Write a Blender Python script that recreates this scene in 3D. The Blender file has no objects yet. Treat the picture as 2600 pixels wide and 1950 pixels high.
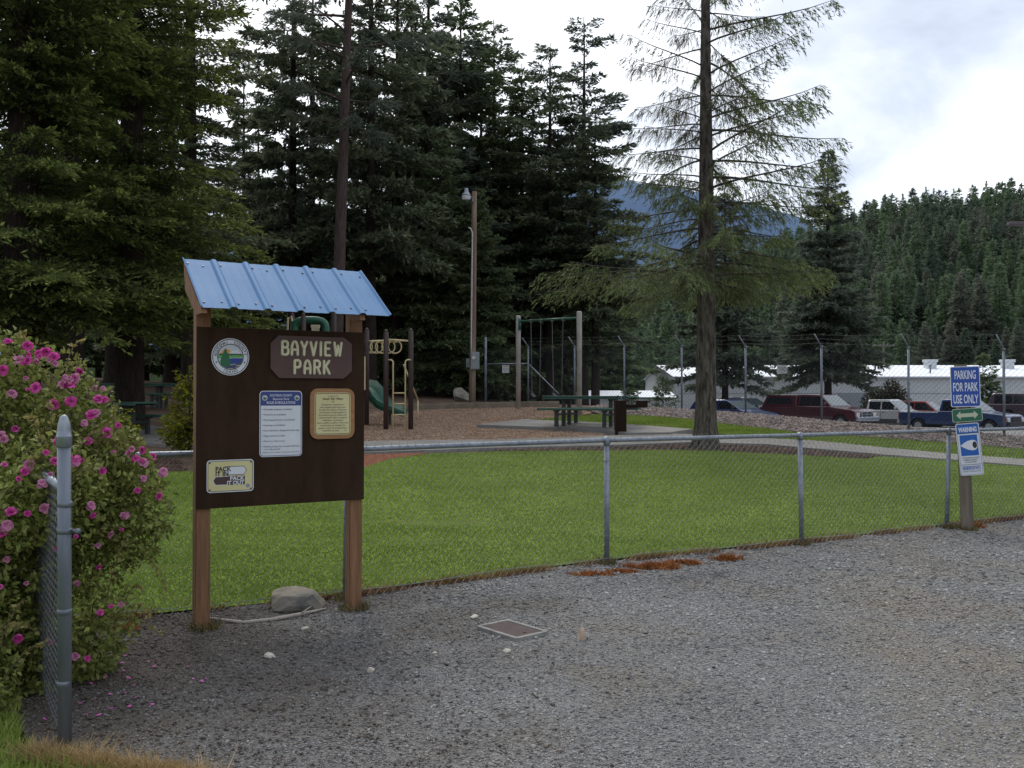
import bpy, bmesh, math, random
import numpy as np
from mathutils import Vector, Matrix, geometry

SC = bpy.context.scene
COL = SC.collection
PI = math.pi
RNG = np.random.default_rng(7)
random.seed(7)

# ------------------------------------------------------------------ camera constants
F, CX, HY = 2345.0, 1300.0, 1002.0
CAMZ = 1.6

# ------------------------------------------------------------------ terrain
CTRL = [(-8,-4,0),(0,-4,0),(8,-4,0),(20,-4,0),(30,2,0),(-3,3,0),(3,4,0),(0,6,0),(9,7,0),(16,10,0),(26,12,.1),
 (-2.8,6.2,0),(-1.33,7.15,0),(.89,8.67,0),(3.06,9.76,0),(5.18,11,0),(7.3,12.2,0),(12,15,.05),(-8,5,.05),(-20,6,.2),
 (0,13,.25),(4,14,.2),(8,15,.2),(-4,11,.22),(-9,14,.45),(0,17.8,.53),(4,18.5,.5),(-6,18,.55),(10,18,.28),
 (-1,23,.72),(2,23,.72),(-9,22,.72),(.2,29,1.13),(3,28,1.08),(-1.5,33,1.28),(.6,34,1.33),
 (3.0,32,1.25),(5.1,29.6,1.13),(7,27.9,1.02),(8.3,24.7,.86),(9.4,23,.75),(11.2,21,.6),(14,19,.45),(19,17,.3),
 (-12,28,1.15),(-18,38,2.2),(-25,30,2.0),(-28,45,2.8),(-10,42,1.6),(0,45,1.3),(-8,62,1.4),(-25,62,2.5),(-30,15,.8),
 (6,42,.1),(10,38,-.1),(13,32,-.1),(18,26,-.1),(24,22,-.1),(14,45,-.25),(20,45,-.25),(20,55,-.25),(12,58,-.2),(30,40,-.25),(38,30,-.2),
 (30,60,-.25),(40,60,-.25),(5,62,.4),(14,66,-.25),(24,66,-.25)]
_P = np.array(CTRL, float)
def _k(d2): return 0.5*d2*np.log(d2+1e-9)
def _tps():
    n = len(_P); x = _P[:, :2]/20
    K = _k(((x[:, None]-x[None])**2).sum(-1)) + np.eye(n)*0.002
    Q = np.hstack([np.ones((n, 1)), x]); A = np.zeros((n+3, n+3))
    A[:n, :n] = K; A[:n, n:] = Q; A[n:, :n] = Q.T
    return np.linalg.solve(A, np.concatenate([_P[:, 2], np.zeros(3)]))
_W = _tps()
def sstep(a, b, v):
    t = np.clip((v-a)/(b-a), 0, 1); return t*t*(3-2*t)
RTH = [-2, -.6, -.3, 0, .1, .2, .3, .38, .45, .55, .75, 2]
RHT = [12, 14, 14, 19, 23, 28, 39, 48, 52, 55, 60, 60]
def hill(x, y):
    th = x/np.maximum(y, 20.0)
    r = np.interp(th, RTH, RHT)
    return -.3 + r*sstep(105, 320, y)*(1-.25*sstep(380, 900, y))
def terr(x, y):
    x = np.asarray(x, float); y = np.asarray(y, float); sh = np.broadcast(x, y).shape
    xf = np.broadcast_to(x, sh).ravel(); yf = np.broadcast_to(y, sh).ravel()
    q = np.stack([np.clip(xf, -32, 42), np.clip(yf, -6, 66)], 1)/20
    out = np.empty(len(xf))
    for i in range(0, len(xf), 20000):
        s = slice(i, i+20000)
        d2 = ((q[s, None]-_P[None, :, :2]/20)**2).sum(-1)
        out[s] = _k(d2) @ _W[:-3] + _W[-3] + q[s] @ _W[-2:]
    fl = hill(xf, yf); fl = np.where(yf < 20, 0, fl)
    dx = np.maximum(np.maximum(-32-xf, xf-42), 0); dy = np.maximum(np.maximum(-6-yf, yf-66), 0)
    w = 1-sstep(0, 25, np.hypot(dx, dy))
    return (w*out+(1-w)*fl).reshape(sh)
def tz(x, y): return float(terr(x, y))
def gp(px, py):
    """ground point seen at a photograph position (marches the view ray to the terrain)"""
    a = (px-CX)/F; b = (py-HY)/F
    d = np.linspace(3, 120, 2400)
    h = CAMZ-b*d-terr(a*d, d)
    i = int(np.argmax(h <= 0)) if (h <= 0).any() else len(d)-1
    D = d[i] if i == 0 else d[i-1]+(d[i]-d[i-1])*h[i-1]/(h[i-1]-h[i]+1e-9)
    return (a*D, D)
def at(px, d): return ((px-CX)/F*d, d)

# ------------------------------------------------------------------ materials
MATS = {}
def M(name, col, col2=None, rough=.75, scale=6, detail=4, bump=0, bscale=None, metal=0, island=0, attr=None, attrcol=None,
      world=False, stretch=None, lo=.35, hi=.65, spec=None, trans=0, col3=None, scale3=1.0, lo3=.45, hi3=.65, bdist=.02, coat=0, soil=None):
    if name in MATS: return MATS[name]
    m = bpy.data.materials.new(name); m.use_nodes = True
    nt = m.node_tree; N = nt.nodes; L = nt.links
    b = N['Principled BSDF']
    b.inputs['Roughness'].default_value = rough; b.inputs['Metallic'].default_value = metal
    if spec is not None: b.inputs['Specular IOR Level'].default_value = spec
    if coat: b.inputs['Coat Weight'].default_value = coat
    c4 = lambda c: (c[0], c[1], c[2], 1)
    if world: src = N.new('ShaderNodeNewGeometry').outputs['Position']
    else: src = N.new('ShaderNodeTexCoord').outputs['Object']
    if stretch:
        mp = N.new('ShaderNodeMapping'); mp.inputs['Scale'].default_value = stretch
        L.new(src, mp.inputs['Vector']); src = mp.outputs['Vector']
    def noise(s, d=detail):
        n = N.new('ShaderNodeTexNoise'); n.inputs['Scale'].default_value = s; n.inputs['Detail'].default_value = d
        n.inputs['Roughness'].default_value = .6
        L.new(src, n.inputs['Vector']); return n.outputs['Fac']
    def mix(fac, a, bb, typ='MIX'):
        x = N.new('ShaderNodeMix'); x.data_type = 'RGBA'; x.blend_type = typ
        for val, k in ((fac, 0), (a, 6), (bb, 7)):
            if hasattr(val, 'links'): L.new(val, x.inputs[k])
            elif k == 0: x.inputs[0].default_value = val
            else: x.inputs[k].default_value = c4(val)
        return x.outputs[2]
    def ramp(v, lo, hi):
        r = N.new('ShaderNodeMapRange'); r.inputs[1].default_value = lo; r.inputs[2].default_value = hi
        L.new(v, r.inputs[0]); return r.outputs[0]
    out = None
    if col2 is not None: out = mix(ramp(noise(scale), lo, hi), col, col2)
    if col3 is not None: out = mix(ramp(noise(scale3), lo3, hi3), out if out is not None else col, col3)
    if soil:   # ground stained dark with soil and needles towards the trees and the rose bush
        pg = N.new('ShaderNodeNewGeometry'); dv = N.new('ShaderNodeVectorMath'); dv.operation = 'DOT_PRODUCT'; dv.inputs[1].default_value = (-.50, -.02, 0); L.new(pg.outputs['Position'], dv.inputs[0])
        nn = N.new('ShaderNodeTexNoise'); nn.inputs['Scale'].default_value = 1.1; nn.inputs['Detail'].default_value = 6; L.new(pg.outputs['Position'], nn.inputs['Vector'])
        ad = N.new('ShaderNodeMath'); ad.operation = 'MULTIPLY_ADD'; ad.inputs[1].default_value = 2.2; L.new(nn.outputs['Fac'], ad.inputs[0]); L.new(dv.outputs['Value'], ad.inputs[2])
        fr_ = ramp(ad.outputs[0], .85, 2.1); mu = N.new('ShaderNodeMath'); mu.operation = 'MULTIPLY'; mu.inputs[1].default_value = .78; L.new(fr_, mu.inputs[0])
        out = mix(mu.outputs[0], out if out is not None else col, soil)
    if attr:
        a = N.new('ShaderNodeAttribute'); a.attribute_name = attr
        out = mix(a.outputs['Fac'], out if out is not None else col, attrcol)
    if island:
        g = N.new('ShaderNodeNewGeometry')
        r = N.new('ShaderNodeMapRange'); r.inputs[3].default_value = 1-island; r.inputs[4].default_value = 1+island
        L.new(g.outputs['Random Per Island'], r.inputs[0])
        out = mix(1.0, out if out is not None else col, r.outputs[0], 'MULTIPLY')
    if out is not None: L.new(out, b.inputs['Base Color'])
    else: b.inputs['Base Color'].default_value = c4(col)
    if bump:
        bp = N.new('ShaderNodeBump'); bp.inputs['Strength'].default_value = bump; bp.inputs['Distance'].default_value = bdist
        L.new(noise(bscale or scale*3), bp.inputs['Height']); L.new(bp.outputs['Normal'], b.inputs['Normal'])
    if trans:
        t = N.new('ShaderNodeBsdfTranslucent'); ms = N.new('ShaderNodeMixShader'); ms.inputs[0].default_value = trans
        if out is not None: L.new(out, t.inputs['Color'])
        else: t.inputs['Color'].default_value = c4(col)
        L.new(b.outputs[0], ms.inputs[1]); L.new(t.outputs[0], ms.inputs[2])
        L.new(ms.outputs[0], N['Material Output'].inputs['Surface'])
    MATS[name] = m
    return m

# ------------------------------------------------------------------ object helpers
def tag(o, label=None, cat=None, group=None, kind=None):
    if label: o['label'] = label
    if cat: o['category'] = cat
    if group: o['group'] = group
    if kind: o['kind'] = kind
    return o
def empty(name, loc, rz=0, label=None, cat=None, group=None):
    o = bpy.data.objects.new(name, None); COL.objects.link(o)
    o.location = loc; o.rotation_euler = (0, 0, rz); o.empty_display_size = .2
    return tag(o, label, cat, group)
def link(name, me, mats, parent=None, smooth=False):
    if not isinstance(mats, (list, tuple)): mats = [mats]
    for m in mats: me.materials.append(m)
    if smooth: me.polygons.foreach_set('use_smooth', np.ones(len(me.polygons), bool))
    o = bpy.data.objects.new(name, me); COL.objects.link(o)
    if parent: o.parent = parent
    return o
def dup(root, loc=None, rz=None, scale=None, label=None, group=None):
    r = root.copy(); COL.objects.link(r)
    if loc is not None: r.location = loc
    if rz is not None: r.rotation_euler = (0, 0, rz)
    if scale is not None: r.scale = scale if hasattr(scale, '__len__') else (scale,)*3
    if label: r['label'] = label
    if group: r['group'] = group
    for ch in list(root.children):
        c = ch.copy(); COL.objects.link(c); c.parent = r
        for g in list(ch.children):
            d = g.copy(); COL.objects.link(d); d.parent = c
    return r

class MB:
    """collects geometry, builds ONE mesh"""
    def __init__(s): s.v = []; s.f = []; s.m = []; s.n = 0; s.cur = 0
    def add(s, vs, fs):
        o = s.n; s.v.extend([tuple(map(float, q)) for q in vs]); s.n += len(vs)
        for f in fs: s.f.append([i+o for i in f]); s.m.append(s.cur)
    def box(s, c, d, rz=0, mat=None):
        x, y, z = d[0]/2, d[1]/2, d[2]/2
        vs = [Vector((a*x, b*y, e*z)) for a in (-1, 1) for b in (-1, 1) for e in (-1, 1)]
        R = mat if mat is not None else Matrix.Rotation(rz, 3, 'Z')
        s.add([R @ q + Vector(c) for q in vs], [(0, 1, 3, 2), (4, 6, 7, 5), (0, 4, 5, 1), (2, 3, 7, 6), (0, 2, 6, 4), (1, 5, 7, 3)])
    def bbox(s, c, d, r=.01, rz=0):
        """box with chamfered edges"""
        bm = bmesh.new(); bmesh.ops.create_cube(bm, size=1)
        for q in bm.verts: q.co = Vector((q.co.x*d[0], q.co.y*d[1], q.co.z*d[2]))
        bmesh.ops.bevel(bm, geom=list(bm.edges), offset=r, segments=2, affect='EDGES', profile=.6)
        R = Matrix.Rotation(rz, 3, 'Z')
        bm.verts.index_update()
        s.add([R @ q.co + Vector(c) for q in bm.verts], [[q.index for q in f.verts] for f in bm.faces]); bm.free()
    def tube(s, pts, rad, n=8, cap=True, flat=None):
        pts = [Vector(p) for p in pts]; k = len(pts)
        rads = rad if hasattr(rad, '__len__') else [rad]*k
        up = None; base = s.n; vs = []
        for i, p in enumerate(pts):
            t = (pts[min(i+1, k-1)]-pts[max(i-1, 0)]).normalized()
            if up is None: up = Vector((0, 0, 1)) if abs(t.z) < .9 else Vector((1, 0, 0))
            a = t.cross(up); a = a.normalized() if a.length > 1e-6 else t.orthogonal().normalized()
            b = a.cross(t).normalized(); up = b
            for j in range(n):
                an = 2*PI*j/n
                vs.append(p+(a*math.cos(an)+b*math.sin(an))*rads[i])
        fs = [(i*n+j, i*n+(j+1) % n, (i+1)*n+(j+1) % n, (i+1)*n+j) for i in range(k-1) for j in range(n)]
        if cap: fs.append(tuple(range(n))[::-1]); fs.append(tuple((k-1)*n+j for j in range(n)))
        s.add(vs, fs)
    def lathe(s, c, prof, n=16):
        c = Vector(c); k = len(prof)
        vs = [c+Vector((r*math.cos(2*PI*j/n), r*math.sin(2*PI*j/n), z)) for r, z in prof for j in range(n)]
        fs = [(i*n+j, i*n+(j+1) % n, (i+1)*n+(j+1) % n, (i+1)*n+j) for i in range(k-1) for j in range(n)]
        fs += [tuple(range(n))[::-1], tuple((k-1)*n+j for j in range(n))]
        s.add(vs, fs)
    def prism(s, poly, T, h):
        """2-D polygon extruded along local z by h, placed by the 4x4 T"""
        n = len(poly)
        vs = [T @ Vector((x, y, 0)) for x, y in poly]+[T @ Vector((x, y, h)) for x, y in poly]
        s.add(vs, [tuple(range(n))[::-1], tuple(range(n, 2*n))]+[(i, (i+1) % n, n+(i+1) % n, n+i) for i in range(n)])
    def mesh(s, name):
        me = bpy.data.meshes.new(name); me.from_pydata(s.v, [], s.f)
        me.polygons.foreach_set('material_index', np.array(s.m, dtype=np.int32)); me.update(); return me
    def build(s, name, mats, parent=None, smooth=False): return link(name, s.mesh(name), mats, parent, smooth)

def nmesh(name, V, Fq, attr=None):
    """fast mesh from numpy arrays: V (n,3), Fq (m,k)"""
    me = bpy.data.meshes.new(name); V = np.asarray(V, np.float32); Fq = np.asarray(Fq, np.int32)
    m, k = Fq.shape
    me.vertices.add(len(V)); me.vertices.foreach_set('co', V.ravel())
    me.loops.add(m*k); me.loops.foreach_set('vertex_index', Fq.ravel())
    me.polygons.add(m); me.polygons.foreach_set('loop_start', np.arange(0, m*k, k, dtype=np.int32))
    me.update(calc_edges=True)
    if attr is not None:
        a = me.attributes.new('tint', 'FLOAT', 'POINT'); a.data.foreach_set('value', np.asarray(attr, np.float32))
    return me
def smoothobj(o):
    o.data.polygons.foreach_set('use_smooth', np.ones(len(o.data.polygons), bool)); return o

def rrect(w, h, r, n=5):
    out = []
    for cx, cy, a0 in ((w/2-r, h/2-r, 0), (-w/2+r, h/2-r, 90), (-w/2+r, -h/2+r, 180), (w/2-r, -h/2+r, 270)):
        for i in range(n+1):
            a = math.radians(a0+90*i/n); out.append((cx+r*math.cos(a), cy+r*math.sin(a)))
    return out
def circ(r, n=40, cx=0, cy=0, ry=None): return [(cx+r*math.cos(2*PI*i/n), cy+(ry or r)*math.sin(2*PI*i/n)) for i in range(n)]
_TX = {}
def text_geo(s, bold=0.0):
    """outline text as (verts2d, faces, width) at cap height 1, origin left baseline"""
    key = (s, bold)
    if key in _TX: return _TX[key]
    cu = bpy.data.curves.new('t', 'FONT'); cu.body = s; cu.size = 1; cu.offset = bold; cu.resolution_u = 3
    o = bpy.data.objects.new('t', cu); COL.objects.link(o)
    dg = bpy.context.evaluated_depsgraph_get(); me = bpy.data.meshes.new_from_object(o.evaluated_get(dg))
    vs = [(v.co.x, v.co.y) for v in me.vertices]; fs = [list(p.vertices) for p in me.polygons]
    bpy.data.objects.remove(o); bpy.data.curves.remove(cu); bpy.data.meshes.remove(me)
    cap = .69
    vs = [(x/cap, y/cap) for x, y in vs]
    w = max([x for x, y in vs], default=0)
    _TX[key] = (vs, fs, w); return _TX[key]
def put_text(mb, T, s, cx, cy, h, w=None, align='c', bold=0.0, z=.0, xs=1.0, slant=0):
    """text centred on (cx,cy) (cap height h, total width w if given) in the plane of T"""
    vs, fs, tw = text_geo(s, bold)
    sx = (w/tw) if w else h*xs
    W = tw*sx; x0 = cx-W/2 if align == 'c' else cx
    mb.add([T @ Vector((x0+x*sx+slant*y*h, cy-h/2+y*h, z)) for x, y in vs], fs)

def sheet(name, poly, step, off, mat, parent=None, kind='structure', zf=None, skirt=0, jitter=0):
    """ground sheet: polygon triangulated on a fine grid, laid over the terrain"""
    P = [Vector((x, y)) for x, y in poly]; bnd = []
    for i in range(len(P)):
        a, b = P[i], P[(i+1) % len(P)]; k = max(1, int((b-a).length/step))
        for j in range(k):
            q = a.lerp(b, j/k)
            if jitter: q = q+Vector((RNG.normal(0, jitter), RNG.normal(0, jitter)))
            bnd.append(q)
    n = len(bnd)
    xs = [p.x for p in bnd]; ys = [p.y for p in bnd]
    pts = [Vector((x+.2*step*((i % 2)-.5), y)) for i, y in enumerate(np.arange(min(ys), max(ys), step)) for x in np.arange(min(xs), max(xs), step)]
    # keep inner points away from the boundary
    B = np.array([(p.x, p.y) for p in bnd]); Q = np.array([(p.x, p.y) for p in pts])
    keep = []
    for i in range(0, len(Q), 2000):
        keep.append((((Q[i:i+2000, None]-B[None])**2).sum(-1).min(1) > (step*.4)**2))
    keep = np.concatenate(keep) if keep else np.array([], bool)
    allp = bnd+[p for p, kk in zip(pts, keep) if kk]
    v, e, f, *_ = geometry.delaunay_2d_cdt(allp, [], [list(range(n))], 1, 1e-5)
    X = np.array([(p.x, p.y) for p in v]); Z = (terr(X[:, 0], X[:, 1]) if zf is None else zf(X[:, 0], X[:, 1]))+off
    vs = [(x, y, z) for (x, y), z in zip(X, Z)]; fs = [list(q) for q in f]
    me = bpy.data.meshes.new(name)
    if skirt:
        bm = bmesh.new(); bv = [bm.verts.new(q) for q in vs]
        for q in fs:
            try: bm.faces.new([bv[i] for i in q])
            except ValueError: pass
        bmesh.ops.recalc_face_normals(bm, faces=bm.faces)
        ed = [q for q in bm.edges if q.is_boundary]
        r = bmesh.ops.extrude_edge_only(bm, edges=ed)
        for q in r['geom']:
            if isinstance(q, bmesh.types.BMVert): q.co.z -= skirt
        bmesh.ops.recalc_face_normals(bm, faces=bm.faces); bm.to_mesh(me); bm.free()
    else:
        me.from_pydata(vs, [], fs); me.update()
    up = [p for p in me.polygons if p.normal.z < 0]
    if len(up) > len(me.polygons)/2: me.flip_normals()
    o = link(name, me, mat, parent)
    if kind: o['kind'] = kind
    return o
def tri_sample(me, n, dens=None):
    """random points on a triangle mesh, optional density by centroid"""
    me.calc_loop_triangles(); T = np.array([t.vertices[:] for t in me.loop_triangles]); V = np.array([v.co[:] for v in me.vertices])
    A = V[T[:, 0]]; B = V[T[:, 1]]; C = V[T[:, 2]]
    w = np.linalg.norm(np.cross(B-A, C-A), axis=1)
    if dens is not None: w = w*dens((A+B+C)/3)
    i = RNG.choice(len(T), n, p=w/w.sum()); r1 = np.sqrt(RNG.random(n))[:, None]; r2 = RNG.random(n)[:, None]
    return A[i]*(1-r1)+B[i]*r1*(1-r2)+C[i]*r1*r2
def blades(name, P, h, w, mat, lean=.4, hv=.4, parent=None, tint=True):
    """one triangle per blade"""
    n = len(P); a = RNG.random(n)*2*PI; H = h*(1+hv*RNG.normal(0, 1, n)).clip(.3, 2)
    d = np.stack([np.cos(a), np.sin(a), np.zeros(n)], 1)*(w/2)*(.7+.6*RNG.random(n))[:, None]
    tp = P+np.stack([RNG.normal(0, lean, n)*H, RNG.normal(0, lean, n)*H, H], 1)
    V = np.stack([P-d, P+d, tp], 1).reshape(-1, 3); Fq = np.arange(3*n).reshape(-1, 3)
    return link(name, nmesh(name, V, Fq, np.tile([0, 0, 1], n)), mat, parent)
_OC = np.array([(1, 0, 0), (-1, 0, 0), (0, 1, 0), (0, -1, 0), (0, 0, 1), (0, 0, -1)], float)
_OF = np.array([(0, 2, 4), (2, 1, 4), (1, 3, 4), (3, 0, 4), (2, 0, 5), (1, 2, 5), (3, 1, 5), (0, 3, 5)])
def _ico():
    bm = bmesh.new(); bmesh.ops.create_icosphere(bm, subdivisions=1, radius=1); bm.verts.index_update()
    v = np.array([q.co[:] for q in bm.verts]); f = np.array([[q.index for q in g.verts] for g in bm.faces]); bm.free(); return v, f
def stones(name, P, size, mat, flat=.55, rough=.25, ico=False, sink=.2):
    bv, bf = _ico() if ico else (_OC, _OF)
    n, k = len(P), len(bv)
    S = size[:, None, None]*np.stack([.7+.6*RNG.random((n,)), .7+.6*RNG.random((n,)), flat*(.6+.7*RNG.random((n,)))], 1)[:, None, :]
    V = bv[None]*(1+rough*RNG.normal(0, 1, (n, k, 1)))*S
    a = RNG.random(n)*2*PI; c, s_ = np.cos(a)[:, None], np.sin(a)[:, None]
    V = np.stack([V[..., 0]*c-V[..., 1]*s_, V[..., 0]*s_+V[..., 1]*c, V[..., 2]+.25*V[..., 0]*RNG.normal(0, 1, (n, 1))], -1)
    V = V+P[:, None]; V[..., 2] += (size*flat*(.5-sink))[:, None]
    Fq = (bf[None]+(np.arange(n)*k)[:, None, None]).reshape(-1, 3)
    return link(name, nmesh(name, V.reshape(-1, 3), Fq), mat)
# ------------------------------------------------------------------ world, sun, camera
def make_world():
    w = bpy.data.worlds.new('World'); SC.world = w; w.use_nodes = True
    nt = w.node_tree; N = nt.nodes; L = nt.links; bg = N['Background']
    el, az = math.radians(52), math.radians(-20)
    sky = N.new('ShaderNodeTexSky'); sky.sky_type = 'NISHITA'; sky.sun_disc = False
    sky.sun_elevation = el; sky.sun_rotation = az; sky.air_density = 1.2; sky.dust_density = 2.0
    tc = N.new('ShaderNodeTexCoord')
    mp = N.new('ShaderNodeMapping'); mp.inputs['Scale'].default_value = (1.0, 1.0, 2.6); mp.inputs['Location'].default_value = SKY_LOC
    L.new(tc.outputs['Generated'], mp.inputs['Vector'])
    n1 = N.new('ShaderNodeTexNoise'); n1.inputs['Scale'].default_value = 2.3; n1.inputs['Detail'].default_value = 7; n1.inputs['Roughness'].default_value = .55
    n1.inputs['Distortion'].default_value = .4
    L.new(mp.outputs['Vector'], n1.inputs['Vector'])
    r = N.new('ShaderNodeValToRGB'); L.new(n1.outputs['Fac'], r.inputs['Fac'])
    e = r.color_ramp.elements
    e[0].position = .36; e[0].color = (2.9, 3.2, 4.0, 1)
    e[1].position = .75; e[1].color = (10.5, 10.8, 11.0, 1)
    x = e.new(.49); x.color = (4.4, 4.85, 5.8, 1)
    x = e.new(.58); x.color = (6.2, 6.55, 7.2, 1)
    # the bright veil of cloud around the sun
    sd = (math.cos(el)*math.sin(az), math.cos(el)*math.cos(az), math.sin(el))
    dp = N.new('ShaderNodeVectorMath'); dp.operation = 'DOT_PRODUCT'; L.new(tc.outputs['Generated'], dp.inputs[0]); dp.inputs[1].default_value = sd
    mr = N.new('ShaderNodeMapRange'); mr.interpolation_type = 'SMOOTHSTEP'; mr.inputs[1].default_value = .66; mr.inputs[2].default_value = 1.0; mr.inputs[3].default_value = 0; mr.inputs[4].default_value = .9
    L.new(dp.outputs['Value'], mr.inputs[0])
    mx = N.new('ShaderNodeMix'); mx.data_type = 'RGBA'; L.new(mr.outputs[0], mx.inputs[0]); L.new(r.outputs['Color'], mx.inputs[6]); mx.inputs[7].default_value = (12.5, 12.6, 12.5, 1)
    m2 = N.new('ShaderNodeMix'); m2.data_type = 'RGBA'; m2.inputs[0].default_value = .9
    L.new(sky.outputs['Color'], m2.inputs[6]); L.new(mx.outputs[2], m2.inputs[7])
    L.new(m2.outputs[2], bg.inputs['Color']); bg.inputs['Strength'].default_value = SKY_STR
    s = bpy.data.lights.new('sun', 'SUN'); s.energy = 1.4; s.angle = math.radians(14); s.color = (1, .97, .92)
    o = bpy.data.objects.new('sun', s); COL.objects.link(o)
    o.rotation_euler = (-Vector(sd)).to_track_quat('-Z', 'Y').to_euler(); o.location = (0, 0, 60)
SKY_LOC = (3.1, .7, .2); SKY_STR = .175
make_world()
cam = bpy.data.cameras.new('camera'); cam.sensor_width = 36; cam.lens = 36*F/2600; cam.clip_end = 12000; cam.clip_start = .1
co = bpy.data.objects.new('camera', cam); COL.objects.link(co); co.location = (0, 0, CAMZ)
co.rotation_euler = (PI/2+math.atan((HY-975)/F), 0, 0); SC.camera = co
SC.view_settings.view_transform = 'Standard'; SC.view_settings.look = 'None'; SC.view_settings.exposure = 0
SC.cycles.max_bounces = 6; SC.cycles.diffuse_bounces = 4; SC.cycles.glossy_bounces = 2; SC.cycles.transmission_bounces = 3; SC.cycles.transparent_max_bounces = 4
SC.cycles.use_denoising = True; SC.cycles.denoiser = 'OPENIMAGEDENOISE'; SC.cycles.denoising_prefilter = 'ACCURATE'; SC.cycles.denoising_input_passes = 'RGB_ALBEDO_NORMAL'

# ------------------------------------------------------------------ materials
galv = M('galvanised', (.17, .195, .225), (.27, .295, .33), rough=.42, scale=9, metal=.45, bump=.1)
galvd = M('galvanised_dull', (.13, .15, .175), (.21, .235, .26), rough=.55, scale=6, metal=.3)
wirem = M('wire', (.30, .32, .34), (.42, .44, .46), rough=.5, scale=3, metal=.4)
wirefar = M('wire_far', (.07, .08, .085), rough=.6, metal=.2)
dirt = M('forest_floor', (.085, .058, .042), (.17, .115, .08), scale=1.2, detail=8, bump=.6, bscale=9, world=True, col3=(.05, .035, .028), scale3=3.3, lo3=.5, hi3=.7, rough=.95, spec=.1)
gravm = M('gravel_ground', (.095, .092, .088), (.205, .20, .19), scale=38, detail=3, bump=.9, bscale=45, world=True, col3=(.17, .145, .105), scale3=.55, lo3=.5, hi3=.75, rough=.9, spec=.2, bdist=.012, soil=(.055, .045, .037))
lawnm = M('lawn_green', (.11, .17, .02), (.17, .235, .036), scale=1.1, detail=7, bump=.5, bscale=60, world=True, col3=(.13, .17, .04), scale3=2.6, lo3=.52, hi3=.72, rough=.9, spec=.1)
bladem = M('grass_blade', (.165, .23, .036), (.235, .30, .068), scale=1.3, detail=5, world=True, island=.10, rough=.8, spec=.15, trans=.25, stretch=(.35, 1.5, 1), col3=(.31, .34, .11), scale3=2.0, lo3=.55, hi3=.75)
drym = M('dry_grass', (.30, .20, .075), (.42, .30, .14), scale=4, island=.3, rough=.85, trans=.2, world=True)
mossm = M('rusty_moss', (.23, .075, .018), (.34, .13, .03), scale=9, island=.35, rough=.9, world=True)
conc = M('concrete', (.185, .175, .16), (.255, .24, .22), scale=2.2, detail=8, bump=.25, bscale=40, world=True, col3=(.18, .165, .15), scale3=.8, rough=.9, spec=.2)
chipm = M('woodchips', (.22, .14, .092), (.32, .215, .15), scale=7, detail=8, bump=.9, bscale=22, world=True, col3=(.13, .08, .055), scale3=.9, lo3=.48, hi3=.7, rough=.95, spec=.1, bdist=.04)
chipp = M('woodchip_piece', (.27, .18, .12), (.36, .26, .19), scale=3, island=.35, world=True, rough=.9, spec=.1)
rockm = M('river_rock', (.125, .10, .09), (.235, .195, .17), scale=2, island=.5, world=True, rough=.85, spec=.15)
rockg = M('rock_ground', (.10, .078, .065), (.20, .16, .135), scale=9, detail=6, bump=.9, bscale=16, world=True, rough=.95, spec=.1, bdist=.05)
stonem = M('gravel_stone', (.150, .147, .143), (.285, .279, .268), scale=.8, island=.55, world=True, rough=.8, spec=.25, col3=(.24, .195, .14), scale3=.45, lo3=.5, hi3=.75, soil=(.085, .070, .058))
pebm = M('pale_stone', (.40, .36, .29), (.55, .51, .44), scale=14, bump=.3, rough=.85)
boulm = M('boulder', (.19, .168, .135), (.36, .32, .25), scale=5, detail=9, bump=.8, bscale=11, col3=(.11, .11, .10), scale3=2.5, rough=.9, spec=.2, bdist=.03)
lotm = M('lot_gravel', (.16, .155, .15), (.24, .23, .22), scale=1.5, detail=6, world=True, rough=.95)
mulchm = M('bark_mulch', (.055, .030, .020), (.12, .062, .038), scale=9, detail=7, bump=.8, bscale=30, world=True, rough=.95, spec=.1, bdist=.03)
redmulch = M('red_mulch', (.16, .058, .032), (.25, .10, .055), scale=9, detail=7, bump=.8, bscale=30, world=True, rough=.95, spec=.1, bdist=.03)
timber = M('edging_timber', (.14, .115, .08), (.22, .18, .13), scale=3, world=True, rough=.9)
hillm = M('hill_ground', (.018, .026, .014), (.035, .045, .022), scale=.05, world=True, rough=1, spec=0)
mtnm = M('mountain', (.125, .185, .285), (.16, .225, .335), scale=.004, detail=9, world=True, rough=1, spec=0)  # bluish haze of the distance is painted into the base colour

# ------------------------------------------------------------------ ground sheet to the horizon
def graded(a, b, lo, hi, step, grow=1.13):
    v = list(np.arange(lo, hi+1e-6, step)); s = step
    while v[-1] < b: s *= grow; v.append(v[-1]+s)
    s = step; w = [lo]
    while w[-1] > a: s *= grow; w.append(w[-1]-s)
    return np.array(sorted(w[1:])+v)
gx = graded(-5000, 5000, -26, 34, .8); gy = graded(-300, 7000, -4, 66, .8)
GX, GY = np.meshgrid(gx, gy); GZ = terr(GX, GY)
nx, ny = len(gx), len(gy)
ii = (np.arange(ny-1)[:, None]*nx+np.arange(nx-1)[None]).ravel()
gme = nmesh('ground', np.stack([GX, GY, GZ-.03], -1).reshape(-1, 3), np.stack([ii, ii+1, ii+nx+1, ii+nx], 1))
gob = link('ground', gme, [dirt, hillm], smooth=True); gob['kind'] = 'structure'
cy = np.array([p.center[1] for p in gme.polygons]); gme.polygons.foreach_set('material_index', (cy > 95).astype(np.int32))

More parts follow.
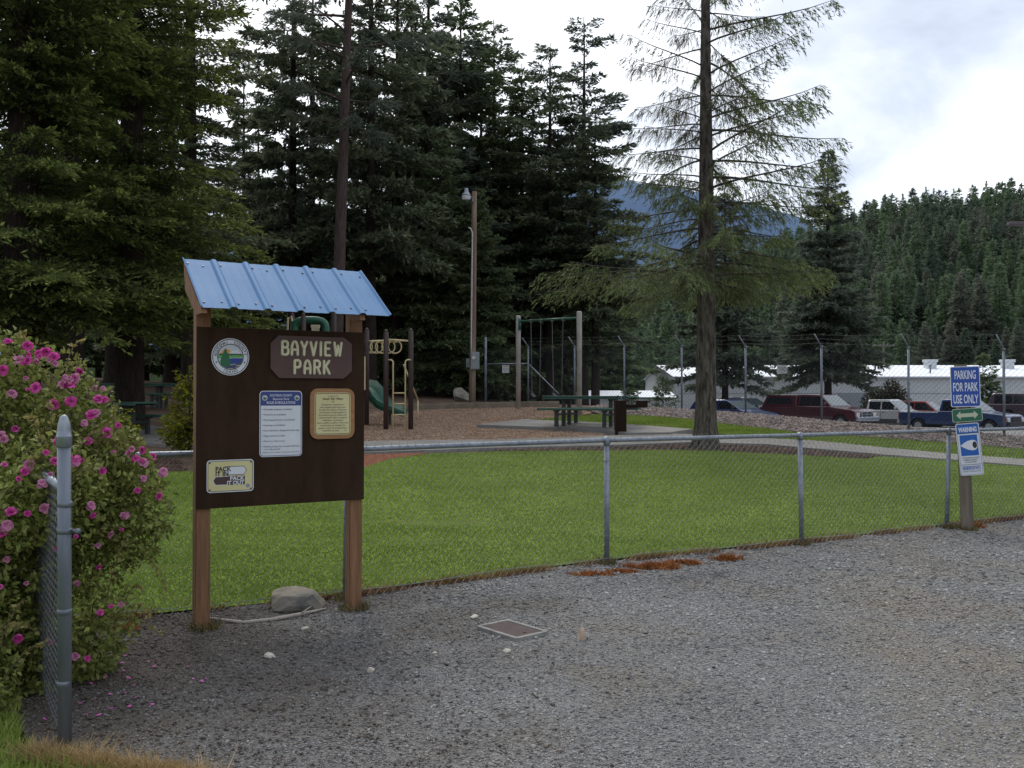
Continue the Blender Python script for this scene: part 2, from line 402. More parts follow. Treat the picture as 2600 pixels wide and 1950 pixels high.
# near fence line (posts), from the corner by the rose bush to beyond the frame on the right
FP = [(-3.3, 6.2), (-1.29, 7.17), (.89, 8.67), (3.06, 9.76), (5.18, 11.0), (7.33, 12.2), (9.5, 13.35)]
NP_ = (-2.0, 4.15)
def fpt(s):
    """point on the fence polyline, s in post units"""
    i = min(int(s), len(FP)-2); t = s-i
    return (FP[i][0]+(FP[i+1][0]-FP[i][0])*t, FP[i][1]+(FP[i+1][1]-FP[i][1])*t)
def off(s, o):
    a, b = Vector(fpt(max(0, s-.3))), Vector(fpt(min(len(FP)-1, s+.3))); d = (b-a).normalized(); p = Vector(fpt(s))
    return (p.x-d.y*o, p.y+d.x*o)
FS = np.linspace(0, len(FP)-1, 25)

gravel = sheet('gravel_ground', [off(s, .10) for s in FS]+[(30, 14), (30, -5), (-2, -5), (-1.0, 3.2), (-1.35, 3.82), (-1.9, 4.02), (-2.2, 4.25), (-3.2, 5.7)], .45, .012, gravm, jitter=.035)
side = sheet('grass_verge', [(-1.0, 3.1), (-1.37, 3.80), (-1.95, 4.0), (-2.25, 4.25), (-3.28, 6.15), (-3.35, 6.25), (-14, 2.0), (-14, -5), (-2.1, -5)], .45, .014, lawnm)

sw_lo = [(150, 1106), (330, 1122), (455, 1137), (600, 1154), (700, 1160), (920, 1152), (1100, 1146), (1260, 1140), (1530, 1134), (1748, 1126), (1944, 1131), (2066, 1142), (2237, 1157), (2400, 1169), (2600, 1185), (2900, 1212)]
sw_hi = [(150, 1068), (330, 1078), (455, 1090), (600, 1110), (700, 1127), (920, 1123), (1260, 1119), (1540, 1109), (1700, 1104), (1850, 1108), (1944, 1116), (2066, 1122), (2237, 1139), (2400, 1154), (2600, 1169), (2900, 1192)]
SL = [gp(*p) for p in sw_lo]; SH = [gp(*p) for p in sw_hi]
walk = sheet('sidewalk', SL+SH[::-1], .5, .03, conc, skirt=.1)
lawn_far = [gp(*p) for p in [(2900, 1213), (2600, 1187), (2400, 1171), (2237, 1161), (2188, 1166), (2066, 1159), (1944, 1153), (1822, 1146), (1700, 1144), (1540, 1146), (1300, 1148), (1100, 1153), (1000, 1166), (920, 1190), (700, 1194), (480, 1199), (300, 1206), (100, 1220)]]
lawn = sheet('lawn', [off(s, .16) for s in FS]+lawn_far+[(-9.5, 10.0), (-8, 6.3)], .45, .018, lawnm, jitter=.03)
pad = sheet('concrete_pad', [gp(*p) for p in [(1210, 1085), (1330, 1071), (1560, 1081), (1758, 1097), (1700, 1106), (1590, 1107), (1536, 1100), (1422, 1093)]], .6, .075, conc, skirt=.17)
lawn2 = sheet('back_lawn', [gp(*p) for p in [(1340, 1070), (1450, 1060), (1525, 1055), (1612, 1058), (1700, 1063), (1764, 1069), (1822, 1078), (1920, 1089), (2042, 1104), (2237, 1115), (2399, 1127), (2600, 1144), (2900, 1165)]]
              +[gp(*p) for p in [(2900, 1190), (2600, 1167), (2400, 1152), (2237, 1137), (2066, 1120), (1944, 1114), (1850, 1106), (1764, 1096), (1660, 1088), (1560, 1079), (1450, 1074)]], .5, .012, lawnm, jitter=.04)
play = sheet('woodchip_ground', [SH[i] for i in range(5, 8)]+[gp(*p) for p in [(1536, 1101), (1422, 1094), (1210, 1087), (1330, 1070), (1420, 1060), (1500, 1052), (1480, 1036), (1309, 1034), (1150, 1038), (1030, 1042), (900, 1048), (760, 1055), (640, 1068), (620, 1090), (700, 1121)]], .5, .01, chipm, jitter=.04)
redm = sheet('red_mulch_bed', [gp(*p) for p in [(880, 1156), (920, 1155), (1090, 1150), (1000, 1168), (920, 1192), (860, 1194)]], .3, .012, redmulch)
leftm = sheet('mulch_bed', [gp(*p) for p in [(250, 1140), (345, 1150), (455, 1165), (480, 1200), (300, 1208), (200, 1210)]], .4, .012, mulchm)
treem = sheet('tree_mulch', [gp(*p) for p in [(1530, 1137), (1748, 1129), (1944, 1134), (2066, 1145), (2237, 1160), (2188, 1167), (2066, 1160), (1944, 1154), (1822, 1147), (1700, 1145), (1540, 1147), (1400, 1147), (1260, 1149), (1260, 1143)]], .4, .012, mulchm)
rear_line = [(.6, 34), (3.0, 32), (5.1, 29.6), (7.0, 27.9), (8.35, 24.9), (9.45, 23), (11.2, 21), (13.2, 18.8)]
rocks = sheet('rock_bed', [gp(*p) for p in [(1480, 1040), (1525, 1053), (1612, 1056), (1700, 1061), (1764, 1067), (1822, 1076), (1920, 1087), (2042, 1102), (2237, 1113), (2399, 1125), (2600, 1142), (2900, 1163)]]+[(p[0]+.7, p[1]+.9) for p in rear_line[::-1][:-1]], .5, .012, rockg)
lot = sheet('parking_lot', [(3, 38), (9, 36), (14, 30), (20, 24), (60, 20), (75, 100), (-4, 100), (2, 62)], 2.0, .02, lotm)
lot.location.z = .02
# timber edging of the play area
mb = MB(); ed = [gp(*p) for p in [(1030, 1042), (1150, 1038), (1309, 1034), (1420, 1033)]]
for a, b in zip(ed, ed[1:]):
    for k in range(4):
        p = Vector(a).lerp(Vector(b), k/4); q = Vector(a).lerp(Vector(b), (k+1)/4); z1, z2 = tz(*p)+.07, tz(*q)+.07
        c = (p+q)/2; d = q-p
        mb.bbox((c.x, c.y, (z1+z2)/2), (d.length*1.02, .14, .22), .015, math.atan2(d.y, d.x))
tag(mb.build('edging_timber', timber), 'long weathered timber edging at the back of the woodchip play area', 'timber edging')

# ------------------------------------------------------------------ scattered ground cover (nobody could count it)
def far_w(c): return 1/np.maximum(np.hypot(c[:, 0], c[:, 1]), 4)**2
def inview(c): return far_w(c)*(np.abs(c[:, 0]) < .62*c[:, 1]+1.5)*(c[:, 1] > 3)
P = tri_sample(gravel.data, 120000, inview)
sz = np.where(RNG.random(len(P)) < .05, .0145, .0078)*(.6+.8*RNG.random(len(P)))*np.clip(np.hypot(P[:, 0], P[:, 1])/6.5, .75, 1.5)
tag(stones('gravel', P, sz, stonem), 'loose grey gravel covering the parking area in front', 'gravel', kind='stuff')
P = tri_sample(lawn.data, 330000, lambda c: (np.abs(c[:, 0]) < .64*c[:, 1]+1)*(1/np.maximum(c[:, 1], 7)))
tag(blades('grass', P, .016, .012, bladem), 'short mown green grass of the lawn behind the fence', 'grass', kind='stuff')
P = tri_sample(lawn2.data, 25000, lambda c: (np.abs(c[:, 0]) < .6*c[:, 1]))
tag(blades('back_lawn_grass', P, .045, .02, bladem), 'mown grass strip between sidewalk and rock bed', 'grass', kind='stuff')
P = tri_sample(side.data, 26000, lambda c: (np.hypot(c[:, 0]+2.5, c[:, 1]-3.7) < 1.3)*1.0+1e-6)
tag(blades('verge_grass', P, .042, .009, bladem, lean=.55), 'long green grass at the foot of the big fence post', 'grass', kind='stuff')
P = tri_sample(gravel.data, 4500, lambda c: far_w(c)*np.clip((.6-c[:, 0])/2.2, 0, 1)*(np.abs(c[:, 0]) < .62*c[:, 1]+.3)*(c[:, 1] > 3.6)*(c[:, 1] < 8.5))
tag(stones('leaf_litter', P+np.array([0, 0, .006]), .008*(.4+RNG.random(len(P))), M('litter', (.06, .048, .038), (.12, .09, .065), scale=2, island=.6, world=True, rough=.95), flat=.35, rough=.4), 'dark needle litter and dirt mixed into the gravel near the notice board', 'litter', kind='stuff')
# dry blond grass fringe in the lower left corner
t = RNG.random(6000); a = np.stack([np.interp(t, [0, .3, .6, 1], [-2.15, -1.85, -1.55, -1.25]), np.interp(t, [0, .3, .6, 1], [4.10, 3.99, 3.88, 3.78])], 1)+RNG.normal(0, .04, (6000, 2))
P = np.concatenate([a, terr(a[:, 0], a[:, 1])[:, None]+.01], 1)
tag(blades('dry_verge_grass', P, .05, .005, drym, lean=.8), 'dry straw coloured grass fringe beside the big fence post', 'dry grass', kind='stuff')
# dead grass line under the fence
n = 15000; t = RNG.random(n)*5.6; o = np.abs(RNG.normal(0, .06, n))+.02
Q = np.array([off(a, b) for a, b in zip(t, o)]); w = (np.sin(t*9)+np.sin(t*23+1)+np.sin(t*4.1+2)+.6*RNG.normal(0, 1, n)) > -.6
Q = Q[w]; P = np.concatenate([Q, terr(Q[:, 0], Q[:, 1])[:, None]+.012], 1)
tag(blades('dead_grass', P, .05, .007, M('dead_grass', (.17, .085, .03), (.27, .16, .05), scale=2, island=.4, world=True, rough=.9), lean=.7), 'brown dead grass along the bottom of the chain link fence', 'dead grass', kind='stuff')
PB = []
for (bx_, by_, rr_) in [(-2.09, 6.30, .10), (-1.17, 6.86, .10), (5.38, 10.93, .11)]+[(q[0], q[1], .08) for q in FP[:5]]:
    k = 220; a_ = RNG.random(k)*2*PI; r_ = rr_*(.55+.6*RNG.random(k)); PB.append(np.stack([bx_+r_*np.cos(a_), by_+r_*np.sin(a_), terr(bx_+r_*np.cos(a_), by_+r_*np.sin(a_))+.012], 1))
tag(blades('weeds', np.concatenate(PB), .06, .007, M('weed_mix', (.10, .09, .03), (.17, .13, .05), scale=6, island=.5, world=True, rough=.9), lean=.6), 'sparse dry weeds around the feet of the posts', 'weeds', kind='stuff')
P = tri_sample(play.data, 26000, lambda c: (np.abs(c[:, 0]) < .6*c[:, 1])*1.0)
tag(stones('woodchips', P, .022*(.5+RNG.random(len(P))), chipp, flat=.3, rough=.35), 'loose orange brown woodchips on the play area', 'woodchips', kind='stuff')
P = tri_sample(rocks.data, 17000, lambda c: (np.abs(c[:, 0]) < .62*c[:, 1])*1.0)
tag(stones('river_rocks', P, .038*(.5+RNG.random(len(P))), rockm, flat=.6, rough=.2), 'grey and pink river rocks on the bank under the back fence', 'rocks', kind='stuff')
P = tri_sample(treem.data, 9000); P2 = tri_sample(redm.data, 2500); P3 = tri_sample(leftm.data, 2500)
tag(stones('bark_chips', np.concatenate([P, P3]), .022*(.5+RNG.random(len(P)+len(P3))), M('bark_chip', (.05, .028, .02), (.12, .07, .045), scale=3, island=.5, world=True, rough=.95), flat=.4, rough=.35), 'dark bark mulch along the sidewalk edge', 'bark mulch', kind='stuff')

# ------------------------------------------------------------------ chain link fabric
def chain(path, ztop, zbot, h, rad, wire_n=3, spike=0, bow=.0015):
    """zigzag wires over a polyline path [(x,y)]; ztop/zbot are functions of (x,y)"""
    P = [Vector((p[0], p[1])) for p in path]; seg = [(b-a).length for a, b in zip(P, P[1:])]; tot = sum(seg); cum = np.concatenate([[0], np.cumsum(seg)])
    s_all = np.arange(0, tot, h); X = np.interp(s_all, cum, [p.x for p in P]); Y = np.interp(s_all, cum, [p.y for p in P])
    TX = np.gradient(X); TY = np.gradient(Y); ln = np.hypot(TX, TY); NX, NY = -TY/ln, TX/ln
    zb, zt = zbot(X, Y), ztop(X, Y)
    nk = int(round(float(np.mean(zt-zb))/h)); V = []; Fc = []; base = 0
    for i in range(len(s_all)-1):
        k = np.arange(nk+1); j = i+((k+i) % 2)
        x, y = X[j], Y[j]; z = zb[j]+(zt[j]-zb[j])*k/nk
        o = np.where((k+i) % 2, 1, -1)*bow
        pts = np.stack([x+NX[j]*o, y+NY[j]*o, z], 1)
        if spike and (nk+i) % 2: pts = np.concatenate([pts, pts[-1:]+np.array([[RNG.normal(0, .004), RNG.normal(0, .004), spike]])])
        m = len(pts); tx, ty = NY[i], -NX[i]   # along
        ring = []
        for q in range(wire_n):
            an = 2*PI*q/wire_n+.5
            ring.append(pts+np.array([[NX[i]*math.cos(an)*rad+(-NY[i])*math.sin(an)*rad*.8, NY[i]*math.cos(an)*rad+NX[i]*math.sin(an)*rad*.8, math.sin(an)*rad*.6]]))
        V.append(np.stack(ring, 1).reshape(-1, 3))
        a = np.arange(m-1)[:, None]*wire_n; q = np.arange(wire_n)[None]; q2 = (q+1) % wire_n
        Fc.append((np.stack([a+q, a+q2, a+wire_n+q2, a+wire_n+q], -1)+base).reshape(-1, 4)); base += m*wire_n
    return np.concatenate(V), np.concatenate(Fc)
def ztp(x, y): return terr(x, y)
FH = 1.17
root = empty('chain_link_fence', (*FP[1], 0), 0, 'waist high galvanised chain link fence with top rail along the lawn', 'fence')
R0 = Vector((*FP[1], 0)); inv = Matrix.Translation(-R0)
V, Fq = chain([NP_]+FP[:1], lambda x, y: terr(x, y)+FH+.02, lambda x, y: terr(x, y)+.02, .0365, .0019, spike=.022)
link('return_mesh', nmesh('return_mesh', V-np.array(R0), Fq), M('shaded_wire', (.085, .09, .09), (.14, .145, .145), rough=.6, scale=4, metal=.3), root)  # darker than the main fence wire: the bush's shade is put into the colour
V, Fq = chain(FP, lambda x, y: terr(x, y)+FH+.02, lambda x, y: terr(x, y)+.02, .0365, .0021, spike=.022)
nearwire = M('near_wire', (.23, .245, .25), (.34, .355, .36), rough=.45, scale=4, metal=.4)
link('mesh_fabric', nmesh('mesh_fabric', V-np.array(R0), Fq), nearwire, root)
mb = MB(); pts = [(*off(s, .02), tz(*fpt(s))+FH) for s in np.linspace(0, len(FP)-1, 40)]
mb.tube([Vector(p)-R0 for p in pts], .0215, 10); smoothobj(mb.build('top_rail', galv, root))
mb = MB(); a, b = Vector((*NP_, tz(*NP_)+FH)), Vector((*FP[0], tz(*FP[0])+FH))
mb.tube([a-R0, b-R0], .0205, 10); smoothobj(mb.build('return_rail', galv, root))
for i, p in enumerate(FP):
    mb = MB(); z = tz(*p); lean = [.0, .01, .0, -.012, .03, 0, 0][i]
    mb.tube([Vector((p[0]-lean*.2, p[1]+.02, z-.1))-R0, Vector((p[0]+lean, p[1]+.02, z+FH-.02))-R0], .026, 12)
    mb.lathe(Vector((p[0]+lean, p[1]+.02, z+FH-.05))-R0, [(.029, 0), (.030, .03), (.031, .045), (.028, .07), (.016, .083), (.004, .086)], 12)
    # loop the rail runs through and two wire ties
    mb.tube([Vector((p[0]+lean-.03, p[1]+.02-.015, z+FH))-R0, Vector((p[0]+lean+.03, p[1]+.02+.015, z+FH))-R0], .029, 12)
    smoothobj(mb.build('fence_post', galv, root))
    for zz in (.25, .62, .95):
        mb = MB(); mb.tube([Vector((p[0]+.03*math.cos(q), p[1]+.02+.03*math.sin(q), z+zz+.006*q))-R0 for q in np.linspace(0, 2*PI, 10)], .0025, 4); mb.build('wire_tie', galv, root)
mb = MB(); q = [(*off(s, -.004), tz(*fpt(s))+.075+.01*math.sin(s*9)) for s in np.linspace(0, 6, 60)]
mb.tube([Vector(p)-R0 for p in q], .0022, 4); mb.build('tension_wire', galv, root)
# the big end post
root = empty('fence_end_post', (*NP_, tz(*NP_)), 0, 'thick galvanised end post with domed cap beside the rose bush', 'fence post')
mb = MB(); mb.tube([(0, 0, -.15), (-.006, 0, .8), (-.012, 0, 1.42)], .0292, 20); smoothobj(mb.build('post', galvp := M('post_galv', (.12, .137, .16), (.195, .215, .245), rough=.4, scale=2.2, metal=.45, bump=.08, stretch=(6, 6, .7)), root))
mb = MB(); mb.lathe((-.012, 0, 1.415), [(.031, -.045), (.034, -.043), (.034, 0), (.0345, .004), (.031, .006), (.030, .03), (.026, .062), (.017, .088), (.008, .098), (.001, .1)], 20); smoothobj(mb.build('cap', M('cap_metal', (.20, .22, .25), (.30, .33, .36), rough=.35, scale=8, metal=.5), root))
for z in (1.1, .98, .62, .3):
    mb = MB(); mb.lathe((-.006, 0, z), [(.0295, 0), (.032, .002), (.032, .024), (.0295, .026)], 18)
    if z in (.98,): mb.tube([(.028, 0, z+.013), (.062, -.012, z+.013)], .010, 8); mb.tube([(.052, -.01, z+.013), (.066, -.013, z+.013)], .014, 6)
    smoothobj(mb.build('tension_band', galvp, root))
# ------------------------------------------------------------------ notice board
wood = M('red_brown_post', (.175, .084, .038), (.255, .132, .062), scale=3, stretch=(14, 14, 1.1), detail=6, bump=.3, rough=.8, col3=(.10, .055, .035), scale3=1.4, lo3=.58, hi3=.75)
brown = M('dark_board', (.030, .0175, .0105), (.046, .027, .0165), scale=2.2, stretch=(3.2, 3, .9), detail=9, bump=.2, bscale=40, rough=.9, spec=.08, col3=(.052, .033, .022), scale3=1.3, lo3=.52, hi3=.80)
roofm = M('blue_metal', (.066, .168, .325), (.080, .19, .35), scale=2, rough=.6, spec=.22, bump=.03)
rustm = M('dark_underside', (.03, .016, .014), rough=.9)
platem = M('brown_plate', (.075, .040, .034), (.095, .052, .043), scale=5, rough=.7)
cream = M('cream_paint', (.56, .53, .33), (.64, .61, .40), scale=12, rough=.6)
white = M('sign_white', (.58, .61, .63), (.66, .69, .70), scale=4, rough=.45)
palew = M('letter_white', (.66, .68, .70), rough=.5)
navy = M('sign_navy', (.022, .045, .19), rough=.4)
black = M('sign_black', (.015, .015, .017), rough=.5)
ink = M('sign_ink', (.05, .06, .10), rough=.5)
plaqy = M('plaque_yellow', (.56, .50, .24), (.62, .55, .28), scale=4, rough=.4)
plaqw = M('plaque_wood', (.25, .115, .035), (.34, .17, .06), scale=4, stretch=(1, 8, 8), detail=6, rough=.5)
screw = M('screw_head', (.06, .065, .08), rough=.4, metal=.6)
green = M('sign_green', (.012, .12, .06), rough=.4)
blue = M('sign_blue', (.010, .058, .30), (.014, .07, .34), scale=5, rough=.4)
royal = M('sign_royal', (.008, .105, .40), rough=.4)
sage = M('arrow_cream', (.48, .50, .36), rough=.5)

BO = Vector((-2.135, 6.25, 0)); BU = Vector((math.cos(math.radians(30.5)), math.sin(math.radians(30.5)), 0)); BN = Vector((BU.y, -BU.x, 0))
bz = tz(BO.x, BO.y)
# local frame of the thing: x along the board, y into the park, z up
nb = empty('notice_board', (BO.x, BO.y, 0), math.radians(30.5), 'tall dark brown park notice board on two wooden posts under a blue metal roof', 'notice board')
BW, BZ0, BH = 1.2, .825, 1.235
def post_mesh(x, zb, zt):
    bm = bmesh.new(); bmesh.ops.create_cube(bm, size=1)
    bmesh.ops.subdivide_edges(bm, edges=[e for e in bm.edges if abs(e.verts[0].co.z-e.verts[1].co.z) > .5], cuts=10)
    bmesh.ops.bevel(bm, geom=[e for e in bm.edges if abs(e.verts[0].co.z-e.verts[1].co.z) > .05], offset=.05, segments=2, affect='EDGES')
    me = bpy.data.meshes.new('post')
    for v in bm.verts:
        v.co = Vector((v.co.x*.098+x+RNG.normal(0, .0006), v.co.y*.098+.061+RNG.normal(0, .0006), zb+(v.co.z+.5)*(zt-zb)))
    bm.to_mesh(me); bm.free(); return me
link('post', post_mesh(.049, bz-.2, 2.30), wood, nb)
link('post', post_mesh(BW-.055, bz-.2, 2.33), wood, nb)
mb = MB(); mb.bbox((BW/2, 0, BZ0+BH/2), (BW, .02, BH), .003); mb.build('board', brown, nb)
# roof: single pitched ribbed sheet
RA = math.atan2(.39, .60)
def roof_pt(s, t, h=0):   # s along, t 0 (front eave) .. 1 (high edge), h above the sheet
    n = Vector((0, -math.sin(RA), math.cos(RA)))
    return Vector((s, -.30+.60*t, 2.165+.39*t))+n*h
prof = []; x0, x1 = -.05, 1.30; nr = 6; pitch = (x1-x0)/nr
for i in range(nr+1):
    c = x0+i*pitch
    for dx, h in ((-.028, 0), (-.014, .013), (-.009, .015), (.009, .015), (.014, .013), (.028, 0)):
        if x0-.001 <= c+dx <= x1+.001: prof.append((c+dx, h))
    if i < nr:
        for q in (.33, .66):
            for dx, h in ((-.02, 0), (-.008, .004), (.008, .004), (.02, 0)): prof.append((c+q*pitch+dx, h*.22))
prof.sort(); mb = MB(); nt_ = 9; vs = []
for j in range(nt_):
    for (sx, h) in prof: vs.append(roof_pt(sx, j/(nt_-1), h+.0012*math.sin(sx*7+j)))
    for (sx, h) in prof: vs.append(roof_pt(sx, j/(nt_-1), h-.004+.0012*math.sin(sx*7+j)))
k = len(prof); fs = []
mb.cur = 0
fs = [(j*2*k+i, j*2*k+i+1, (j+1)*2*k+i+1, (j+1)*2*k+i) for j in range(nt_-1) for i in range(k-1)]
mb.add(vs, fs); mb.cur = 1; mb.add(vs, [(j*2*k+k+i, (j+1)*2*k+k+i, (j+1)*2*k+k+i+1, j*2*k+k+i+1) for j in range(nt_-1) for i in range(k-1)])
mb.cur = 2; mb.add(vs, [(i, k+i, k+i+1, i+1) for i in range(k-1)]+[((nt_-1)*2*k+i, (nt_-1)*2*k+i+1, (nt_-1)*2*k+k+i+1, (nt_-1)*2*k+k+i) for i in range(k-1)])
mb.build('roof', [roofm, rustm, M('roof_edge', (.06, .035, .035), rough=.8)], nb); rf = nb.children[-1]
for i in range(nr):
    for q, tt in ((.16, .9), (.78 if i % 2 else .6, .86), (.2, .1), (.72, .12)):
        if (i+int(tt*10)) % 3 == 0 and q > .5: continue
        mb = MB(); p = roof_pt(x0+(i+q)*pitch, tt, .001)
        T = Matrix.Translation(p) @ Matrix.Rotation(RA, 4, 'X'); mb.prism(circ(.0075, 6), T, .006); mb.build('screw', screw, rf)
# rafters and purlins carrying the roof
for x in (-.012, BW-.12):
    mb = MB(); T = Matrix.Translation((x-.019, 0, 0)) @ Matrix(((0, 0, 1, 0), (1, 0, 0, 0), (0, 1, 0, 0), (0, 0, 0, 1)))
    e = .012
    mb.prism([(-.27, 2.165+.02-e), (-.285, 2.165-.035), (-.12, 2.13), (.24, 2.33), (.29, 2.555-.02-e), (-.1, 2.295-.02-e)], T, .038); mb.build('rafter', wood, nb)
mb = MB()
for t in (.35, .88):
    p = roof_pt(.6, t, -.03); mb.box((p.x, p.y, p.z), (1.05, .09, .036), mat=Matrix.Rotation(RA, 3, 'X'))
mb.build('purlin', wood, nb)

# --- local board plane: u to the right, v up from the board's lower left; layers step out of the front face
FRONT = Matrix(((1, 0, 0, 0), (0, 0, -1, -.010), (0, 1, 0, BZ0), (0, 0, 0, 1)))   # local z -> -y (out of the board)
def plate(name, cu, cv, poly, th, mat, parent, label=None):
    mb = MB(); T = FRONT @ Matrix.Translation((cu, cv, .0005)); mb.prism(poly, T, th); o = mb.build(name, mat, parent)
    if label: o['label'] = label
    return o, FRONT @ Matrix.Translation((cu, cv, .0005+th))
class Art:
    """flat coloured shapes on a plate, one mesh with several materials"""
    def __init__(s, T): s.T = T; s.mb = MB(); s.mats = []
    def use(s, m):
        if m not in s.mats: s.mats.append(m)
        s.mb.cur = s.mats.index(m)
    def poly(s, p, m, z): s.use(m); s.mb.add([s.T @ Vector((x, y, z)) for x, y in p], [tuple(range(len(p)))])
    def ring(s, a, b, m, z):
        s.use(m); n = len(a); s.mb.add([s.T @ Vector((x, y, z)) for x, y in a+b], [(i, (i+1) % n, n+(i+1) % n, n+i) for i in range(n)])
    def text(s, t, cx, cy, h, m, z=.0016, **k): s.use(m); put_text(s.mb, s.T, t, cx, cy, h, z=z, **k)
    def build(s, name, parent): return s.mb.build(name, s.mats, parent)
def ring_text(art, txt, R, a0, a1, h, m, inward=False, z=.0016, bold=.02):
    n = len(txt)
    for i, ch in enumerate(txt):
        if ch == ' ': continue
        a = math.radians(a0+(a1-a0)*i/(n-1)); rot = a-PI/2 if not inward else a+PI/2
        T0 = art.T; art.T = T0 @ Matrix.Translation((R*math.cos(a), R*math.sin(a), 0)) @ Matrix.Rotation(rot, 4, 'Z')
        art.text(ch, 0, 0, h, m, z=z, bold=bold, xs=1.0); art.T = T0
def seal(art, r, small=False):
    z = .0006
    art.poly(circ(r*.97, 48), white, z)
    art.ring(circ(r*.955, 48), circ(r*.915, 48), black, z+.0003)
    art.ring(circ(r*.70, 48), circ(r*.655, 48), black, z+.0003)
    sky_ = M('seal_sky', (.50, .54, .56), rough=.5); art.poly(circ(r*.66, 48), sky_, z+.0002)
    R = r*.655
    def clipc(pts): return [(x*min(1, R/max(1e-6, math.hypot(x, y))), y*min(1, R/max(1e-6, math.hypot(x, y)))) for x, y in pts]
    art.poly([(-.22*r+.26*r*math.cos(q), .16*r+.26*r*math.sin(q)) for q in np.linspace(0, PI, 18)], M('seal_orange', (.72, .30, .03), rough=.5), z+.0005)
    art.poly(clipc([(-.12*r, .16*r), (.05*r, .30*r), (.14*r, .36*r), (.22*r, .32*r), (.32*r, .40*r), (.45*r, .28*r), (.62*r, .16*r)]), M('seal_snow', (.62, .64, .66), rough=.5), z+.0006)
    zz = [(x*r, (.13+.05*((i*7) % 3)/2+(.03 if i % 2 else 0))*r) for i, x in enumerate(np.linspace(-.6, .62, 26))]
    art.poly(clipc([(-.64*r, .02*r)]+zz+[(.64*r, .02*r)]), M('seal_dark_green', (.012, .04, .03), rough=.5), z+.0008)
    art.poly(clipc([(-.66*r, -.10*r), (-.64*r, .10*r), (-.2*r, .06*r), (.25*r, .10*r), (.64*r, .08*r), (.66*r, -.02*r)]), M('seal_lime', (.10, .34, .06), rough=.5), z+.0009)
    art.poly(clipc([(-.5*r, -.42*r), (-.45*r, -.16*r), (.1*r, -.07*r), (.66*r, -.06*r), (.62*r, -.26*r), (.35*r, -.34*r), (0, -.46*r)]), M('seal_lake', (.012, .04, .24), rough=.5), z+.0010)
    art.poly(clipc([(-.1*r, -.44*r), (.2*r, -.36*r), (.62*r, -.27*r), (.5*r, -.44*r), (.2*r, -.62*r), (-.2*r, -.62*r), (-.45*r, -.48*r)]), M('seal_shore', (.04, .06, .10), rough=.5), z+.0011)
    for k in range(7):
        x, y = (-.02+.085*k)*r, (-.42+.02*((k*5) % 4)-.01*k)*r
        art.poly(circ(.042*r, 8, x, y, .016*r), white, z+.0013)
    T_ = []
    for k in range(5): T_ += [(-.27+.05+.045*k, .42-.14*k), (-.27+.015+.035*k, .40-.14*k)]
    right = [(-.27+.09+.055*k-(.035 if j else 0), .33-.15*k-(.0 if not j else -.0)) for k in range(5) for j in (0, 1)]
    pts = [(-.27, .46)]+[(a, b) for a, b in right]+[(-.02, -.50)]+[(-.5, -.50)]+[(-.54-a, b) for a, b in right[::-1]]
    art.poly([(a*r, b*r) for a, b in pts], M('seal_tree', (.008, .12, .04), rough=.5), z+.0014)
    if not small:
        ring_text(art, 'KOOTENAI', r*.80, 172, 104, r*.15, black)
        ring_text(art, 'COUNTY', r*.80, 72, 10, r*.15, black)
        ring_text(art, 'IDAHO', r*.80, 245, 292, r*.14, black, inward=True)
        for a in (202, 338):
            x, y = r*.8*math.cos(math.radians(a)), r*.8*math.sin(math.radians(a))
            art.poly([(x+r*(.075 if i % 2 == 0 else .025)*math.cos(PI*i/5+.3), y+r*(.075 if i % 2 == 0 else .025)*math.sin(PI*i/5+.3)) for i in range(10)], black, z+.0012)
# county seal
o, T = plate('county_seal', .222, 1.235-.200, circ(.128, 56), .004, white, nb, 'round white county seal with a lake and tree emblem')
a = Art(T); seal(a, .128); a.build('emblem', o)
# routed name plate
pw, ph, ch = .600, .300, .062
o, T = plate('name_plate', .795, 1.235-.193, [(-pw/2+ch, -ph/2), (pw/2-ch, -ph/2), (pw/2, -ph/2+ch*.9), (pw/2, ph/2-ch*.75), (pw/2-ch, ph/2), (-pw/2+ch*.9, ph/2), (-pw/2, ph/2-ch*.9), (-pw/2, -ph/2+ch*1.1)], .022, platem, nb, 'brown routed name plate with cut corners')
STROKES = {
 'B': [[(0, 0), (0, 1), (.42, 1), (.55, .9), (.55, .66), (.42, .53), (.1, .53)], [(.42, .53), (.6, .42), (.6, .12), (.46, 0), (0, 0)]],
 'A': [[(0, 0), (0, .62), (.14, .94), (.30, 1.02), (.46, .94), (.6, .62), (.6, 0)], [(0, .38), (.6, .38)]],
 'Y': [[(0, 1), (.3, .48), (.6, 1)], [(.3, .48), (.3, 0)]],
 'V': [[(0, 1), (.3, 0), (.6, 1)]], 'I': [[(.02, 0), (.02, 1)]],
 'E': [[(.5, 1), (0, 1), (0, 0), (.52, 0)], [(0, .52), (.42, .52)]],
 'W': [[(0, 1), (.19, 0), (.38, .78), (.57, 0), (.76, 1)]],
 'P': [[(0, 0), (0, 1), (.42, 1), (.58, .88), (.58, .58), (.42, .46), (0, .46)]],
 'R': [[(0, 0), (0, 1), (.42, 1), (.58, .88), (.58, .60), (.42, .48), (0, .48)], [(.32, .48), (.6, 0)]],
 'K': [[(0, 0), (0, 1)], [(.55, 1), (.05, .45)], [(.18, .58), (.6, 0)]]}
ADV = {'I': .20, 'W': .76}
